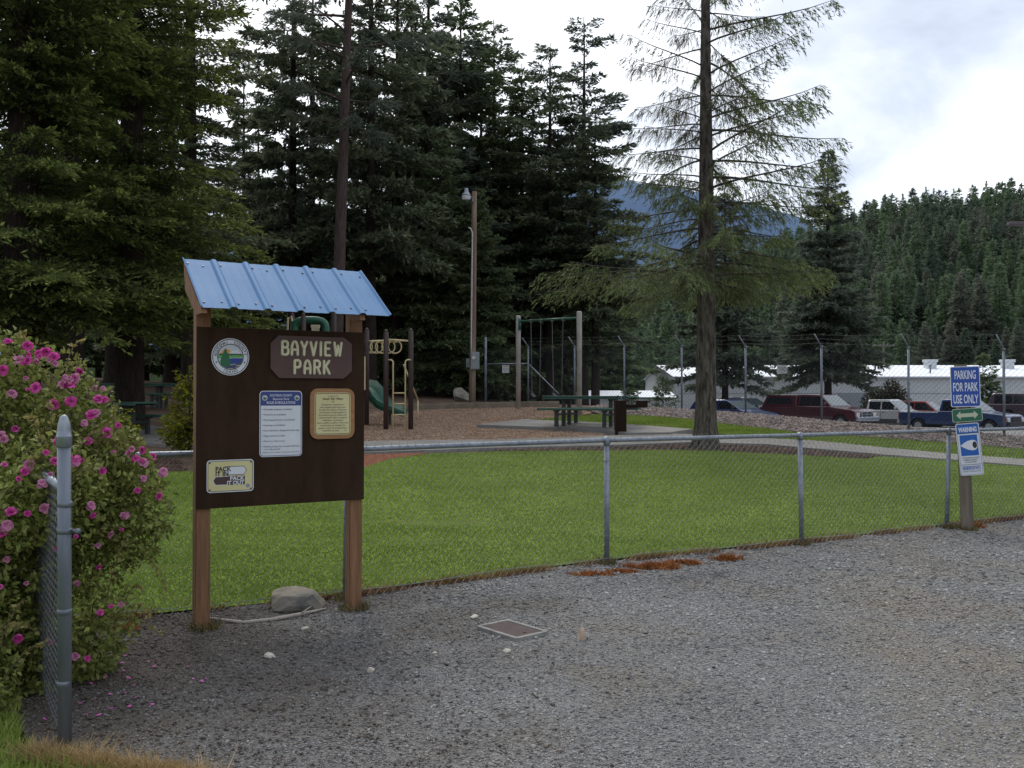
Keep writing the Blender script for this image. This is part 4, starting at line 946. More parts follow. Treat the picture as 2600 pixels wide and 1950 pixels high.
# wavy slide
mb = MB(); prof = [(900, 968, 24.9), (918, 980, 24.85), (935, 983, 24.8), (946, 998, 24.7), (956, 1016, 24.6), (968, 1032, 24.5), (985, 1041, 24.4), (1003, 1047, 24.3), (1020, 1052, 24.2), (1024, 1056, 24.2)]
C = [P3(*p)-O for p in prof]; sec = [(-.27, .20), (-.29, .19), (-.24, -.02), (0, -.05), (.24, -.02), (.29, .19), (.27, .20), (.22, .0), (0, -.02), (-.22, .0)]
vs = []
for i, c in enumerate(C):
    k = 1.0 if i < 7 else 1-.28*(i-6)/3
    t = (C[min(i+1, len(C)-1)]-C[max(0, i-1)]).normalized(); s = Vector((t.y, -t.x, 0)).normalized(); u = s.cross(t); u = u if u.z > 0 else -u
    vs += [c+s*a*1.0+u*b*k for a, b in sec]
n = len(sec); mb.add(vs, [(i*n+j, i*n+(j+1) % n, (i+1)*n+(j+1) % n, (i+1)*n+j) for i in range(len(C)-1) for j in range(n)]+[tuple(range(n)), tuple((len(C)-1)*n+j for j in range(n))[::-1]])
smoothobj(mb.build('slide', pgreen, pr))
mb = MB(); a = P3(990, 1046, 24.4)-O; gz = tz(*at(990, 24.4))-O.z; mb.tube([(a.x, a.y, gz-.05), (a.x, a.y, a.z)], .035, 8); mb.build('slide_leg', pbrown, pr)
# ring climber: beam with rings hung under it, cross bar between the two front posts
mb = MB(); mb.tube([P3(981, 862, 23)-O, P3(1043, 866, 23)-O], .024, 10); smoothobj(mb.build('cross_bar', pcream, pr))
A, B = P3(1008, 866, 23.0)-O, P3(921, 868, 25.0)-O
mb = MB(); mb.tube([A, B], .042, 10); smoothobj(mb.build('ring_beam', pcream, pr))
for i, t in enumerate((.06, .24, .42, .58, .74, .90)):
    c = A.lerp(B, t)+Vector((0, 0, -.14)); dirv = (B-A).normalized(); s = Vector((dirv.y, -dirv.x, 0)); mb = MB()
    tw = -.3; e1 = (s*math.cos(tw)+dirv*math.sin(tw))
    mb.tube([c+e1*.165*math.cos(q)+Vector((0, 0, .165*math.sin(q))) for q in np.linspace(0, 2*PI, 25)], .017, 8, cap=False); smoothobj(mb.build('ring', pcream, pr))
# ladder with hooked tops
mb = MB()
for px, hook in ((998, -1), (1029, 1)):
    g = at(px, 22.9); p0 = L_((g[0], g[1], tz(*g)-.05)); zt = P3(px, 918, 22.9).z-O.z
    pts = [p0, (p0.x, p0.y, zt-.03)]+[(p0.x+hook*.075*(1-math.cos(q)), p0.y, zt-.03+.075*math.sin(q)) for q in np.linspace(.3, PI/2, 6)]+[(p0.x+hook*.13, p0.y+.05, zt+.045)]
    mb.tube(pts, .019, 8)
for py in (998, 1025, 1053): mb.tube([P3(998, py, 22.9)-O, P3(1029, py, 22.9)-O], .017, 8)
smoothobj(mb.build('ladder', pcream, pr))
mb = MB(); g = P3(1061, 1016, 25.6)-O; mb.tube([P3(1025, 926, 24.6)-O, g], .022, 8); mb.tube([g, (g.x, g.y, tz(*at(1061, 25.6))-O.z-.05)], .02, 8); smoothobj(mb.build('slanted_bar', pcream, pr))

# swing set
sg = M('swing_post', (.29, .265, .24), (.38, .35, .32), scale=4, rough=.6)
D1, D2 = 29.4, 27.0
a1, a2 = at(1314, D1), at(1470, D2); sr = empty('swing_set', (a1[0], a1[1], tz(*a1)), 0, 'swing set with two thick beige posts and a green top bar', 'swing set')
O = sr.location.copy(); tops = []
for px, d, pt in ((1316, D1, 801), (1471, D2, 790)):
    x, y = at(px, d); zt = CAMZ-(pt-HY)/F*d; mb = MB()
    mb.tube([L_((x, y, tz(x, y)-.1)), L_((x, y, zt-.04)), L_((x, y, zt-.01)), L_((x, y, zt))], [.077, .077, .068, .04], 16); smoothobj(mb.build('post', sg, sr)); tops.append((x, y))
z1, z2 = P3(1322, 816, D1).z, P3(1468, 807, D2).z
bp, bq = Vector((*tops[0], z1))-O, Vector((*tops[1], z2))-O
mb = MB(); mb.tube([bp, bq], .036, 12); smoothobj(mb.build('top_bar', pgreen, sr))
dv = (bq-bp).normalized()
for e, s in ((bp, 1), (bq, -1)):
    mb = MB(); mb.tube([e+dv*s*.055+Vector((0, 0, .09)), e+dv*s*.075+Vector((0, 0, -.28))], .052, 10); smoothobj(mb.build('bracket', pgreen, sr))
chm = M('chain_grey', (.13, .13, .13), rough=.5, metal=.5); smm = M('swing_rubber', (.02, .02, .022), rough=.7)
gz = .5*(tz(*tops[0])+tz(*tops[1]))-O.z
for t0, t1 in ((.22, .39), (.575, .75)):
    ps = [bp.lerp(bq, t0), bp.lerp(bq, t1)]; mb = MB(); ends = []
    s1 = empty('swing', (0, 0, 0)); s1.parent = sr
    mid = (ps[0]+ps[1])/2
    for p in ps:
        e = Vector((mid.x+(p.x-mid.x)*.75, mid.y+(p.y-mid.y)*.75, gz+.55)); ends.append(e); mb.tube([p, e], .011, 6); mb.lathe(p+Vector((0, 0, -.06)), [(.02, -.03), (.045, 0), (.045, .09), (.02, .1)], 8)
    mb.build('chain', chm, s1)
    mb = MB(); pts = [ends[0].lerp(ends[1], t)+Vector((0, 0, -.12*math.sin(PI*t))) for t in np.linspace(0, 1, 9)]; w = Vector((dv.y, -dv.x, 0))*.07
    vs = [p+w*s+Vector((0, 0, h)) for p in pts for s in (-1, 1) for h in (0, .015)]
    mb.add(vs, [f for i in range(8) for f in ((4*i+1, 4*i+3, 4*i+7, 4*i+5), (4*i, 4*i+4, 4*i+6, 4*i+2), (4*i, 4*i+1, 4*i+5, 4*i+4), (4*i+2, 4*i+6, 4*i+7, 4*i+3))]); mb.build('seat', smm, s1)

# ------------------------------------------------------------------ picnic tables
tgreen = M('table_green', (.014, .062, .040), (.022, .085, .055), scale=5, rough=.45)
tleg = M('table_leg', (.02, .028, .024), rough=.5)
def picnic(L=2.4, H=.76):
    t = empty('picnic_table', (0, 0, 0), 0, 'green metal picnic table with dark legs on the concrete pad', 'picnic table')
    mb = MB(); mb.bbox((0, 0, H-.025), (L, .76, .05), .015)
    for s in (-1, 1): mb.bbox((0, s*.365, H-.045), (L, .03, .07), .008)
    mb.build('table_top', tgreen, t)
    for s in (-1, 1):
        mb = MB(); mb.bbox((0, s*.70, .435), (L*.97, .27, .055), .012); mb.build('bench', tgreen, t)
    for sx in (-.62, .62):
        for s in (-1, 1):
            mb = MB(); mb.bbox((sx, s*.20, (H-.08)/2), (.085, .085, H-.08), .006); mb.build('leg', tleg, t)
            mb = MB(); mb.bbox((sx, s*.70, .205), (.085, .085, .41), .006); mb.bbox((sx, s*.70, .395), (.10, .24, .04), .006); mb.build('bench_leg', tleg, t)
        mb = MB(); mb.bbox((sx, 0, H-.085), (.08, .62, .055), .006); mb.bbox((sx, 0, .30), (.06, 1.40, .055), .006); mb.build('brace', tleg, t)
    return t
pt = picnic(2.25); c = at(1497, 23.2); pt.location = (c[0], c[1], tz(*c)+.075); pt.rotation_euler = (0, 0, math.radians(-24))
c = at(352, 28.5); dup(pt, (c[0], c[1], tz(*c)+.02), math.radians(4), label='dark green picnic table under the firs left of the notice board', group='picnic tables in the shade on the left')
c = at(262, 20.5); dup(pt, (c[0], c[1], tz(*c)+.02), math.radians(-16), label='dark green picnic table half hidden behind the rose bush', group='picnic tables in the shade on the left')
# drinking fountain
fb = M('fountain_brown', (.018, .009, .006), (.026, .014, .009), scale=5, rough=.8, spec=.15)
c = at(1575, 21.7); df = empty('drinking_fountain', (c[0], c[1], tz(*c)), 0, 'dark brown square drinking fountain pedestal with side arm and box beside the table', 'drinking fountain'); O = df.location.copy()
mb = MB(); mb.bbox((0, 0, .40), (.262, .26, .80), .012, 0); mb.build('pedestal', fb, df)
mb = MB(); mb.bbox((.0, 0, .803), (.10, .1, .012), .004); mb.tube([(.03, 0, .80), (.03, 0, .85), (.0, 0, .87)], .012, 8); mb.build('spout', galvd, df)
mb = MB(); mb.bbox((.34, 0, .665), (.42, .12, .075), .008); mb.build('arm', fb, df)
mb = MB(); mb.bbox((.50, 0, .715), (.255, .24, .165), .012); b = mb.build('basin', fb, df)
mb = MB(); mb.lathe((.50, 0, .798), [(.09, 0), (.085, .003), (.03, -.0), (.01, .001)], 16); mb.build('basin_bowl', galvd, b)

# ------------------------------------------------------------------ light pole with service box
c = at(1199, 33.0); lp = empty('light_pole', (c[0], c[1], tz(*c)), 0, 'tall wooden utility pole with lamp, conduit and grey electric box', 'light pole'); O = lp.location.copy()
pole = M('pole_wood', (.105, .055, .032), (.18, .105, .062), scale=2, stretch=(8, 8, .4), detail=6, rough=.9, col3=(.32, .28, .22), scale3=.3, lo3=.45, hi3=.75)
mb = MB(); H = 1.6+(1002-485)/F*33-O.z
zs = [-.2, 1.5, 3, 4.5, 6, H]; mb.tube([(.010*z, 0, z) for z in zs], [.125-.0055*max(z, 0) for z in zs], 16); smoothobj(mb.build('pole', pole, lp))
# paler weathered upper pole is in the material; conduit up the side that faces the park
mb = MB(); mb.tube([(.010*z-.05, -.135+.006*z, z) for z in np.linspace(1.75, 6.1, 12)]+[(-.06, -.11, 6.25), (-.13, -.12, 6.27)], .024, 8); o = smoothobj(mb.build('conduit', M('conduit', (.42, .42, .44), (.5, .5, .52), scale=4, rough=.4), lp))
for z in (2.6, 3.7, 4.9, 5.9):
    mb = MB(); mb.tube([(.010*z-.05+.035*math.cos(q), -.135+.006*z+.03*math.sin(q), z) for q in np.linspace(0, 2*PI, 9)], .008, 5); mb.build('conduit_strap', galvd, o)
bxm = M('box_grey', (.19, .22, .22), (.24, .27, .27), scale=3, rough=.5)
mb = MB(); mb.bbox((.11, -.20, 1.52), (.30, .15, .62), .012); mb.bbox((.11, -.28, 1.52), (.27, .015, .56), .006); b = mb.build('meter_box', bxm, lp)
mb = MB(); T = Matrix.Translation((.06, -.285, 1.62)) @ Matrix.Rotation(PI/2, 4, 'X'); mb.prism(circ(.062, 20), T, .05); mb.build('meter', M('meter_glass', (.50, .49, .44), rough=.2), b)
mb = MB(); mb.bbox((-.15, .02, 1.45), (.14, .12, .32), .01); mb.build('junction_box', galvd, lp)
zl = CAMZ-(498-HY)/F*33-O.z
mb = MB(); mb.tube([(.08, 0, zl-.12), (-.02, -.06, zl-.06), (-.13, -.09, zl+.12), (-.19, -.10, zl+.17)], .02, 8); mb.bbox((.02, -.10, zl-.14), (.05, .05, .16), .006); arm = mb.build('lamp_arm', galvd, lp)
mb = MB(); mb.lathe((-.21, -.10, zl), [(.03, .28), (.06, .275), (.075, .20), (.08, .12), (.12, .10), (.16, .04), (.17, 0)], 18); smoothobj(mb.build('lamp_head', galv, arm))
mb = MB(); mb.lathe((-.21, -.10, zl), [(.165, .0), (.163, -.02), (.15, -.12), (.135, -.145), (.02, -.15)], 18); smoothobj(mb.build('lamp_lens', M('lamp_lens', (.55, .58, .57), rough=.15), arm))
gb = gp(1170, 1018); rock('boulder', (gb[0], gb[1]+.2), (.48, .36, .38), 12, boulm, 'rounded pale boulder at the foot of the wooden light pole', 'rock', rough=.1)

# ------------------------------------------------------------------ tall security fence at the back
R0 = Vector((*rear_line[3], 0)); rf_ = empty('security_fence', R0, 0, 'tall chain link security fence with barbed wire arms behind the playground', 'fence')
FHR = 2.0
V, Fq = chain([(-1.0, 34.4)]+rear_line[0:], lambda x, y: terr(x, y)+FHR, lambda x, y: terr(x, y)+.03, .062, .0030, bow=.003)
link('mesh_fabric', nmesh('mesh_fabric', V-np.array(R0), Fq), wirefar, rf_)
rposts = [(1341, 33.3), (1459, 31.5), (1585, 29.6), (1731, 29.2), (1893, 27.9), (2086, 24.7), (2307, 22.3), (2549, 21)]
pp = [at(1233, 34.2)]+[at(*q) for q in rposts]+[(13.3, 18.8)]
# post positions follow the fence line
def on_line(px):
    k = (px-CX)/F
    for (x1, y1), (x2, y2) in zip([(-1.0, 34.4)]+rear_line, rear_line):
        f1, f2 = x1-k*y1, x2-k*y2
        if f1 <= 0 <= f2: t = -f1/(f2-f1); return (x1+(x2-x1)*t, y1+(y2-y1)*t)
    return rear_line[-1]
TOPS = []
for i, px in enumerate([1233, 1341, 1459, 1585, 1731, 1893, 2086, 2307, 2549, 2750]):
    x, y = on_line(px); z = tz(x, y); mb = MB(); h = FHR+.42 if i == 0 else FHR+.03
    mb.tube([Vector((x, y, z-.1))-R0, Vector((x, y, z+h))-R0], .045 if i == 0 else .030, 10)
    if i: mb.tube([Vector((x, y, z+FHR))-R0, Vector((x, y, z+FHR+.06))-R0], .038, 10); e = Vector((x-.22, y-.10, z+FHR+.36))
    if i: mb.tube([Vector((x, y, z+FHR+.03))-R0, e-R0], .02, 6); TOPS.append((Vector((x, y, z+FHR+.03)), e))
    smoothobj(mb.build('fence_post', galvd, rf_))
mb = MB()
for k in (.3, .65, 1.0):
    for (a, e), (a2_, e2) in zip(TOPS, TOPS[1:]):
        p, q = a.lerp(e, k)-R0, a2_.lerp(e2, k)-R0; mb.tube([p.lerp(q, t)+Vector((0, 0, -.04*math.sin(PI*t))) for t in np.linspace(0, 1, 5)], .0018, 3)
        for t in np.linspace(.05, .95, 14): c = p.lerp(q, t); mb.tube([c+Vector((0, -.01, -.015)), c+Vector((0, .01, .015))], .0015, 3)
mb.build('barbed_wire', wirefar, rf_)
mb = MB(); a, b = on_line(1233), on_line(1341); z = tz(*b)+1.42
mb.tube([Vector((*a, z))-R0, Vector((*b, z))-R0], .022, 8); c = on_line(1432); mb.tube([Vector((*b, z))-R0, Vector((*c, tz(*c)+.15))-R0], .022, 8); smoothobj(mb.build('brace_rail', galv, rf_))
for px, w, h, hz, lab in ((1284, .26, .29, 1.22, 'small red headed warning notice'), (1985, .29, .25, 1.38, 'small white notice')):
    x, y = on_line(px); z = tz(x, y)+hz; T = Matrix.Translation(Vector((x, y-.03, z))-R0) @ Matrix(((1, 0, 0, 0), (0, 0, -1, 0), (0, 1, 0, 0), (0, 0, 0, 1)))
    mb = MB(); mb.prism(rrect(w, h, .01, 2), T, .004); o = mb.build('notice', M('notice_white', (.42, .43, .40), (.48, .49, .46), scale=5, rough=.5), rf_); o['label'] = lab
    a = Art(T @ Matrix.Translation((0, 0, .004)))
    if px < 1500: a.text('WARNING', 0, h*.36, .034, M('notice_red', (.40, .05, .04), rough=.5), w=w*.8, bold=.03); a.text('NO TRESPASSING', 0, h*.05, .026, ink, w=w*.85); a.text('RESTRICTED AREA', 0, -h*.12, .026, ink, w=w*.8); a.text('KEEP OUT', 0, -h*.3, .026, ink, w=w*.6)
    else: a.text('RESTRICTED AREA', 0, .045, .030, ink, w=w*.8); a.text('KEEP OUT', 0, .005, .03, ink, w=w*.45); a.poly([(-w*.42, -.045), (w*.42, -.045), (w*.42, -.037), (-w*.42, -.037)], ink, .001); a.text('NOTICE', 0, -.085, .02, ink, w=w*.2)
    a.build('lettering', o)
# farther fence to the left, seen between the trunks
FL = [at(1154, 58), at(1102, 57), at(1051, 62), at(960, 66), at(860, 72), at(700, 80)]
R0 = Vector((*FL[0], 0)); ff = empty('security_fence', R0, 0, 'distant chain link fence with a white rail among the dark trunks', 'fence')
for i, (x, y) in enumerate(FL):
    z = tz(x, y); mb = MB(); h = [2.0, 1.75, 1.95, 1.9, 1.9, 1.9][i]; mb.tube([Vector((x, y, z-.1))-R0, Vector((x, y, z+h))-R0], .055, 8)
    if i == 1: mb.tube([Vector((x, y, z+h))-R0, Vector((x-.42, y-.1, z+h+.4))-R0], .03, 6)
    smoothobj(mb.build('fence_post', galv, ff))
mb = MB()
for (a, b) in zip(FL, FL[1:]): mb.tube([Vector((*a, tz(*a)+.62))-R0, Vector((*b, tz(*b)+.62))-R0], .03, 6)
a = FL[0]; b = at(1195, 52); mb.tube([Vector((*a, tz(*a)+.7))-R0, Vector((*b, tz(*b)+2.5))-R0], .03, 6)
smoothobj(mb.build('rail', galv, ff))
V, Fq = chain(FL[:4][::-1], lambda x, y: terr(x, y)+1.8, lambda x, y: terr(x, y)+.03, .12, .004, bow=.003)
link('mesh_fabric', nmesh('mesh_fabric', V-np.array(R0), Fq), wirefar, ff)

# ------------------------------------------------------------------ buildings beyond the fence
def metal(name, c1, c2, scale, axis='X', rough=.5):
    m = M(name, c1, c2, rough=rough, scale=1.5, detail=5)
    nt = m.node_tree; N = nt.nodes; L = nt.links; b = N['Principled BSDF']
    tc = N.new('ShaderNodeTexCoord'); w = N.new('ShaderNodeTexWave'); w.bands_direction = axis; w.inputs['Scale'].default_value = scale; w.inputs['Distortion'].default_value = .0
    L.new(tc.outputs['Object'], w.inputs['Vector']); bp = N.new('ShaderNodeBump'); bp.inputs['Strength'].default_value = .5; bp.inputs['Distance'].default_value = .03
    L.new(w.outputs['Fac'], bp.inputs['Height']); L.new(bp.outputs['Normal'], b.inputs['Normal']); return m
wallm = metal('building_wall', (.44, .455, .46), (.50, .515, .52), 1.6)
proof = metal('building_roof', (.74, .77, .80), (.80, .82, .84), 1.0)
bD = 75.0; bx0 = (1716-CX)/F*bD; gz0 = -.35
wb = empty('metal_building', (bx0, bD, gz0), 0, 'long grey metal building with a white roof behind the parked trucks', 'building')
WL, WD, WE, WR = 34.0, 17.0, 3.42, 4.55
mb = MB(); mb.add([(0, 0, 0), (WL, 0, 0), (WL, WD, 0), (0, WD, 0), (0, 0, WE), (WL, 0, WE), (WL, WD, WE), (0, WD, WE), (0, WD/2, WR), (WL, WD/2, WR)], [(0, 1, 5, 4), (2, 3, 7, 6), (3, 0, 4, 8, 7), (1, 2, 6, 9, 5)]); mb.build('wall', wallm, wb)
mb = MB(); e = .25; mb.add([(-e, -e, WE-.02), (WL+e, -e, WE-.02), (WL+e, WD/2, WR+.06), (-e, WD/2, WR+.06), (WL+e, WD+e, WE-.02), (-e, WD+e, WE-.02)]+[(-e, -e, WE-.14), (WL+e, -e, WE-.14)], [(0, 1, 2, 3), (3, 2, 4, 5), (0, 6, 7, 1)]); r_ = mb.build('roof', proof, wb)
for px in (2362, 2558):
    x = (px-CX)/F*(bD+6)-bx0; mb = MB(); mb.bbox((x, 6, WR-.1), (.8, .8, .7), .02); mb.bbox((x, 6, WR+.36), (1.0, .9, .24), .03); mb.build('roof_vent', M('vent_metal', (.50, .53, .55), rough=.4), r_)
x = (2372-CX)/F*(bD+1.5)-bx0; mb = MB(); mb.tube([(x, 2.2, WE+.2), (x, 2.2, WE+.95)], .07, 8); mb.lathe((x, 2.2, WE+.9), [(.13, 0), (.13, .1), (.02, .16)], 8); mb.build('roof_pipe', galvd, r_)
mb = MB(); mb.box((WL*.42, -.03, 1.05), (2.2, .05, 2.1)); mb.build('door', M('door_grey', (.22, .24, .25), rough=.5), wb)
for zz, hh in ((.75, .06), (2.05, .03)):
    mb = MB(); mb.box((WL/2, -.02, zz), (WL-.4, .03, hh)); mb.build('wall_trim', M('trim_grey', (.22, .23, .24), rough=.5), wb)
mb = MB(); mb.box((WL/2, -.27, WE-.06), (WL+.5, .1, .12)); mb.build('gutter', M('gutter_grey', (.42, .44, .46), rough=.5), wb)
x0 = (1478-CX)/F*68; lb = empty('metal_building', (x0, 68, -.3), 0, 'low pale shed with a white ribbed roof and green eave trim', 'building')
WL, WD, WE, WR = 6.9, 7.0, 1.72, 2.16; 
mb = MB(); mb.add([(0, 0, 0), (WL, 0, 0), (WL, WD, 0), (0, WD, 0), (0, 0, WE), (WL, 0, WE), (WL, WD, WE), (0, WD, WE), (0, WD/2, WR), (WL, WD/2, WR)], [(0, 1, 5, 4), (2, 3, 7, 6), (3, 0, 4, 8, 7), (1, 2, 6, 9, 5)]); mb.build('wall', metal('shed_wall', (.46, .47, .46), (.52, .53, .52), 1.6), lb)
mb = MB(); e = .12; mb.add([(-e, -e, WE-.02), (WL+e, -e, WE-.02), (WL+e, WD/2, WR+.06), (-e, WD/2, WR+.06), (WL+e, WD+e, WE-.02), (-e, WD+e, WE-.02)], [(0, 1, 2, 3), (3, 2, 4, 5)]); mb.build('roof', proof, lb)
mb = MB(); mb.box((WL/2, -.13, WE-.06), (WL+.3, .05, .10)); mb.build('eave_trim', M('trim_green', (.03, .12, .08), rough=.5), lb)

# far utility pole and street light
c = at(2244, 108); up = empty('utility_pole', (c[0], c[1], tz(*c)), 0, 'small distant power pole with a cross arm in front of the wooded hill', 'utility pole')
H = CAMZ+(1002-868)/F*108-tz(*c); mb = MB(); mb.tube([(0, 0, -.3), (0, 0, H)], [.16, .11], 10); mb.build('pole', M('far_pole', (.16, .14, .12), rough=.9), up)
mb = MB(); mb.box((0, -.12, H-.45), (2.6, .1, .13)); mb.build('cross_arm', MATS['far_pole'], up)
for x in (-1.1, -.4, .4, 1.1):
    mb = MB(); mb.lathe((x, -.12, H-.38), [(.05, 0), (.07, .06), (.03, .16)], 8); mb.build('insulator', galvd, up)
c = at(2640, 40); sl = empty('street_light', (c[0], c[1], tz(*c)), 0, 'flat grey street light head reaching in at the right edge', 'street light'); zl = CAMZ+(1002-568)/F*40-tz(*c)
mb = MB(); mb.tube([(.6, 0, 0), (.6, 0, zl)], [.10, .06], 12); smoothobj(mb.build('pole', galvd, sl)); mb = MB(); mb.tube([(.6, 0, zl-.1), (.2, 0, zl+.02), (-.3, 0, zl+.02)], .03, 8); mb.build('arm', galvd, sl)
mb = MB(); mb.bbox((-.92, 0, zl), (.80, .34, .17), .04); mb.build('lamp_head', M('lamp_brown', (.075, .06, .06), rough=.5), sl)
# ------------------------------------------------------------------ parked vehicles
glass = M('car_glass', (.012, .014, .017), rough=.08, spec=.6); glassl = M('windscreen', (.10, .125, .135), rough=.12, spec=.35)
tyre = M('tyre', (.014, .014, .015), rough=.9); rimm = M('rim', (.38, .39, .41), rough=.35, metal=.5); chrome = M('chrome', (.55, .57, .6), rough=.2, metal=.7)
darkp = M('dark_plastic', (.02, .02, .022), rough=.7); lampm = M('headlight', (.55, .56, .55), rough=.15); amber = M('amber', (.55, .22, .03), rough=.3); redl = M('tail_light', (.30, .015, .012), rough=.3)
def paint(n, c, c2=None): return M('paint_'+n, c, c2, rough=.28, spec=.5, scale=1.2, coat=.5)
def inset(poly, d):
    n = len(poly); out = []
    A = sum(poly[i][0]*poly[(i+1) % n][1]-poly[(i+1) % n][0]*poly[i][1] for i in range(n)); sg_ = 1 if A > 0 else -1
    for i in range(n):
        a, b, c = Vector(poly[i-1]), Vector(poly[i]), Vector(poly[(i+1) % n]); e1 = (b-a).normalized(); e2 = (c-b).normalized()
        n1 = Vector((-e1.y, e1.x))*sg_; n2 = Vector((-e2.y, e2.x))*sg_; m = n1+n2
        m = m/max(.35, m.length_squared)*2*.5*2 if m.length > .1 else n1
        out.append(tuple(b+m*min(1, 1)*d*(1.0 if m.length < 1.6 else 1.6/m.length)))
    return out
def solid(mb, poly, yf, d=.05, r=.05):
    """side outline lofted across the width; the outer edge is rounded over"""
    n = len(poly); layers = []
    for s, dy, ins in ((-1, 0, d), (-1, -r*.35, d*.35), (-1, -r, 0), (1, -r, 0), (1, -r*.35, d*.35), (1, 0, d)):
        pl = inset(poly, ins) if ins else poly
        layers.append([(x, s*(yf(z)+dy), z) for x, z in pl])
    o = [p for l in layers for p in l]
    fs = [(k*n+i, k*n+(i+1) % n, (k+1)*n+(i+1) % n, (k+1)*n+i) for k in range(5) for i in range(n)]
    bm = bmesh.new(); vs = [bm.verts.new(p) for p in o]
    for f in fs: bm.faces.new([vs[i] for i in f])
    bm.faces.new([vs[i] for i in range(n)][::-1]); bm.faces.new([vs[5*n+i] for i in range(n)])
    bmesh.ops.recalc_face_normals(bm, faces=bm.faces); bmesh.ops.triangulate(bm, faces=[f for f in bm.faces if len(f.verts) > 4]); bm.verts.index_update()
    mb.add([v.co for v in bm.verts], [[v.index for v in f.verts] for f in bm.faces]); bm.free()
def arch(cx, r, zb, n=9): return [(cx+r*math.cos(a), max(zb, .36+r*math.sin(a))) for a in np.linspace(PI*.98, .02*PI, n)]
def vehicle(kind, col, label, cat, group, loc, rz, low=None, cap=False, L=5.6, W=1.95, ext=False, shiny=True):
    v = empty('parked_'+cat.split()[-1], loc, rz, label, cat, group)
    zb = .42 if kind != 'car' else .28
    wr = .37 if kind != 'car' else .32; fx, rx = L/2-.92, -L/2+1.12; ar = wr+.07
    hood, belt, top = {'pickup': (1.13, 1.20, 1.83), 'suv': (1.08, 1.12, 1.74), 'car': (.84, .94, 1.43)}[kind]
    ext_ = .55 if ext else 0
    cabr = {'pickup': L/2-3.05-ext_, 'suv': -L/2+.06, 'car': -L/2+.35}[kind]; cowl = {'pickup': L/2-1.45, 'suv': L/2-1.35, 'car': L/2-1.25}[kind]
    bed = 1.13
    low_ = [(-L/2+.03, zb+.12), (-L/2, .72), (-L/2+.02, bed if kind == 'pickup' else belt-.02)]
    if kind == 'pickup': low_ += [(cabr-.05, bed), (cabr-.04, belt)]
    else: low_ += [(cabr, belt)]
    low_ += [(cowl, belt), (cowl+.25, hood+.02), (L/2-.30, hood-.08), (L/2-.08, hood-.16), (L/2, hood-.30), (L/2, zb+.12), (L/2-.06, zb)]
    fr = [(fx+ar*math.cos(a), max(zb, wr+ar*math.sin(a))) for a in np.linspace(.06*PI, .94*PI, 9)]; rr = [(rx+ar*math.cos(a), max(zb, wr+ar*math.sin(a))) for a in np.linspace(.06*PI, .94*PI, 9)]
    low_ += fr+rr+[(-L/2+.1, zb)]
    mb = MB()
    solid(mb, low_[::-1], lambda z: W/2-.02*max(0, z-.9)-.06*max(0, .6-z)/.3, .035, .05)
    y0, y1 = W/2-.05, W/2-.05-.17*(top-belt)/.65
    yf = lambda z: y0+(y1-y0)*(z-belt)/(top-belt)
    if kind == 'pickup': gh = [(cabr, belt-.02), (cabr+.10, top-.05), (cabr+.22, top), (cowl-.86, top), (cowl-.74, top-.04), (cowl+.02, belt-.02)]
    elif kind == 'suv': gh = [(cabr, belt-.02), (cabr+.16, top-.06), (cabr+.3, top), (cowl-.80, top-.01), (cowl-.68, top-.05), (cowl+.03, belt-.02)]
    else: gh = [(cabr, belt-.02), (cabr+.36, top-.10), (cabr+.75, top), (cowl-.98, top), (cowl-.82, top-.04), (cowl+.05, belt-.02)]
    solid(mb, gh[::-1], yf, .03, .05)
    if cap:
        solid(mb, [(-L/2+.10, bed-.01), (-L/2+.38, top-.06), (-L/2+.5, top-.02), (cabr-.06, top-.02), (cabr-.03, bed-.01)][::-1], lambda z: W/2-.04-.15*(z-bed)/.65, .03, .05)
    mb.build('body', col, v, smooth=False)
    if low:
        mb = MB()
        for s in (-1, 1): mb.bbox((( fx+rx)/2, s*(W/2-.035), zb+.14), (fx-rx-2*ar-.06, .06, .24), .01)
        mb.build('lower_panel', low, v)
    if kind == 'pickup' and not cap:
        mb = MB(); mb.box((( -L/2+cabr)/2, 0, bed+.004), (cabr+L/2-.3, W-.30, .01)); mb.build('bed', darkp, v)
    def win(pts, m, yoff=.012, name='window', inset_=.0):
        for s in (-1, 1):
            mb = MB(); q = [(x, s*(yf(z)+yoff), z) for x, z in pts]; mb.add(q, [tuple(range(len(q)))[::-s]]); mb.build(name, m, v)
    zt, zw = top-.13, belt+.03
    slope = .86*(1) if kind == 'pickup' else (.80 if kind == 'suv' else .98)
    fxw = lambda z: cowl-.12-(slope-.10)*(z-belt)/(top-belt)
    bk = {'pickup': cabr+.14, 'suv': cabr+.28, 'car': cabr+.42}[kind]
    mid = [cowl-1.22] if kind == 'pickup' else ([cowl-1.35, cowl-2.25] if kind == 'suv' else [cowl-1.35])
    xs = [bk]+sorted(mid)+[None]
    for a, b in zip(xs, xs[1:]):
        a2 = a+.04; 
        if a == bk and kind == 'car': pts = [(a2, zw), (a2+.30, zt), (b-.04, zt), (b-.04, zw)]
        elif b is None: pts = [(a2, zw), (a2, zt), (fxw(zt), zt), (fxw(zw), zw)]
        else:
            if b-a < .3: continue
            pts = [(a2, zw), (a2+.02, zt), (b-.04, zt), (b-.04, zw)]
        win(pts, glass)
    if cap:
        for s in (-1, 1):
            mb = MB(); q = [(x, s*(W/2-.04-.15*(z-bed)/.65+.012), z) for x, z in ((-L/2+.42, bed+.18), (-L/2+.52, top-.17), (cabr-.42, top-.17), (cabr-.32, bed+.18))]; mb.add(q, [(0, 1, 2, 3)[::-s]]); mb.build('window', glass, v)
    # windscreen, lying on the front slope
    zs = (belt+.03, top-.07); a = gh[-1]; b = gh[-2]
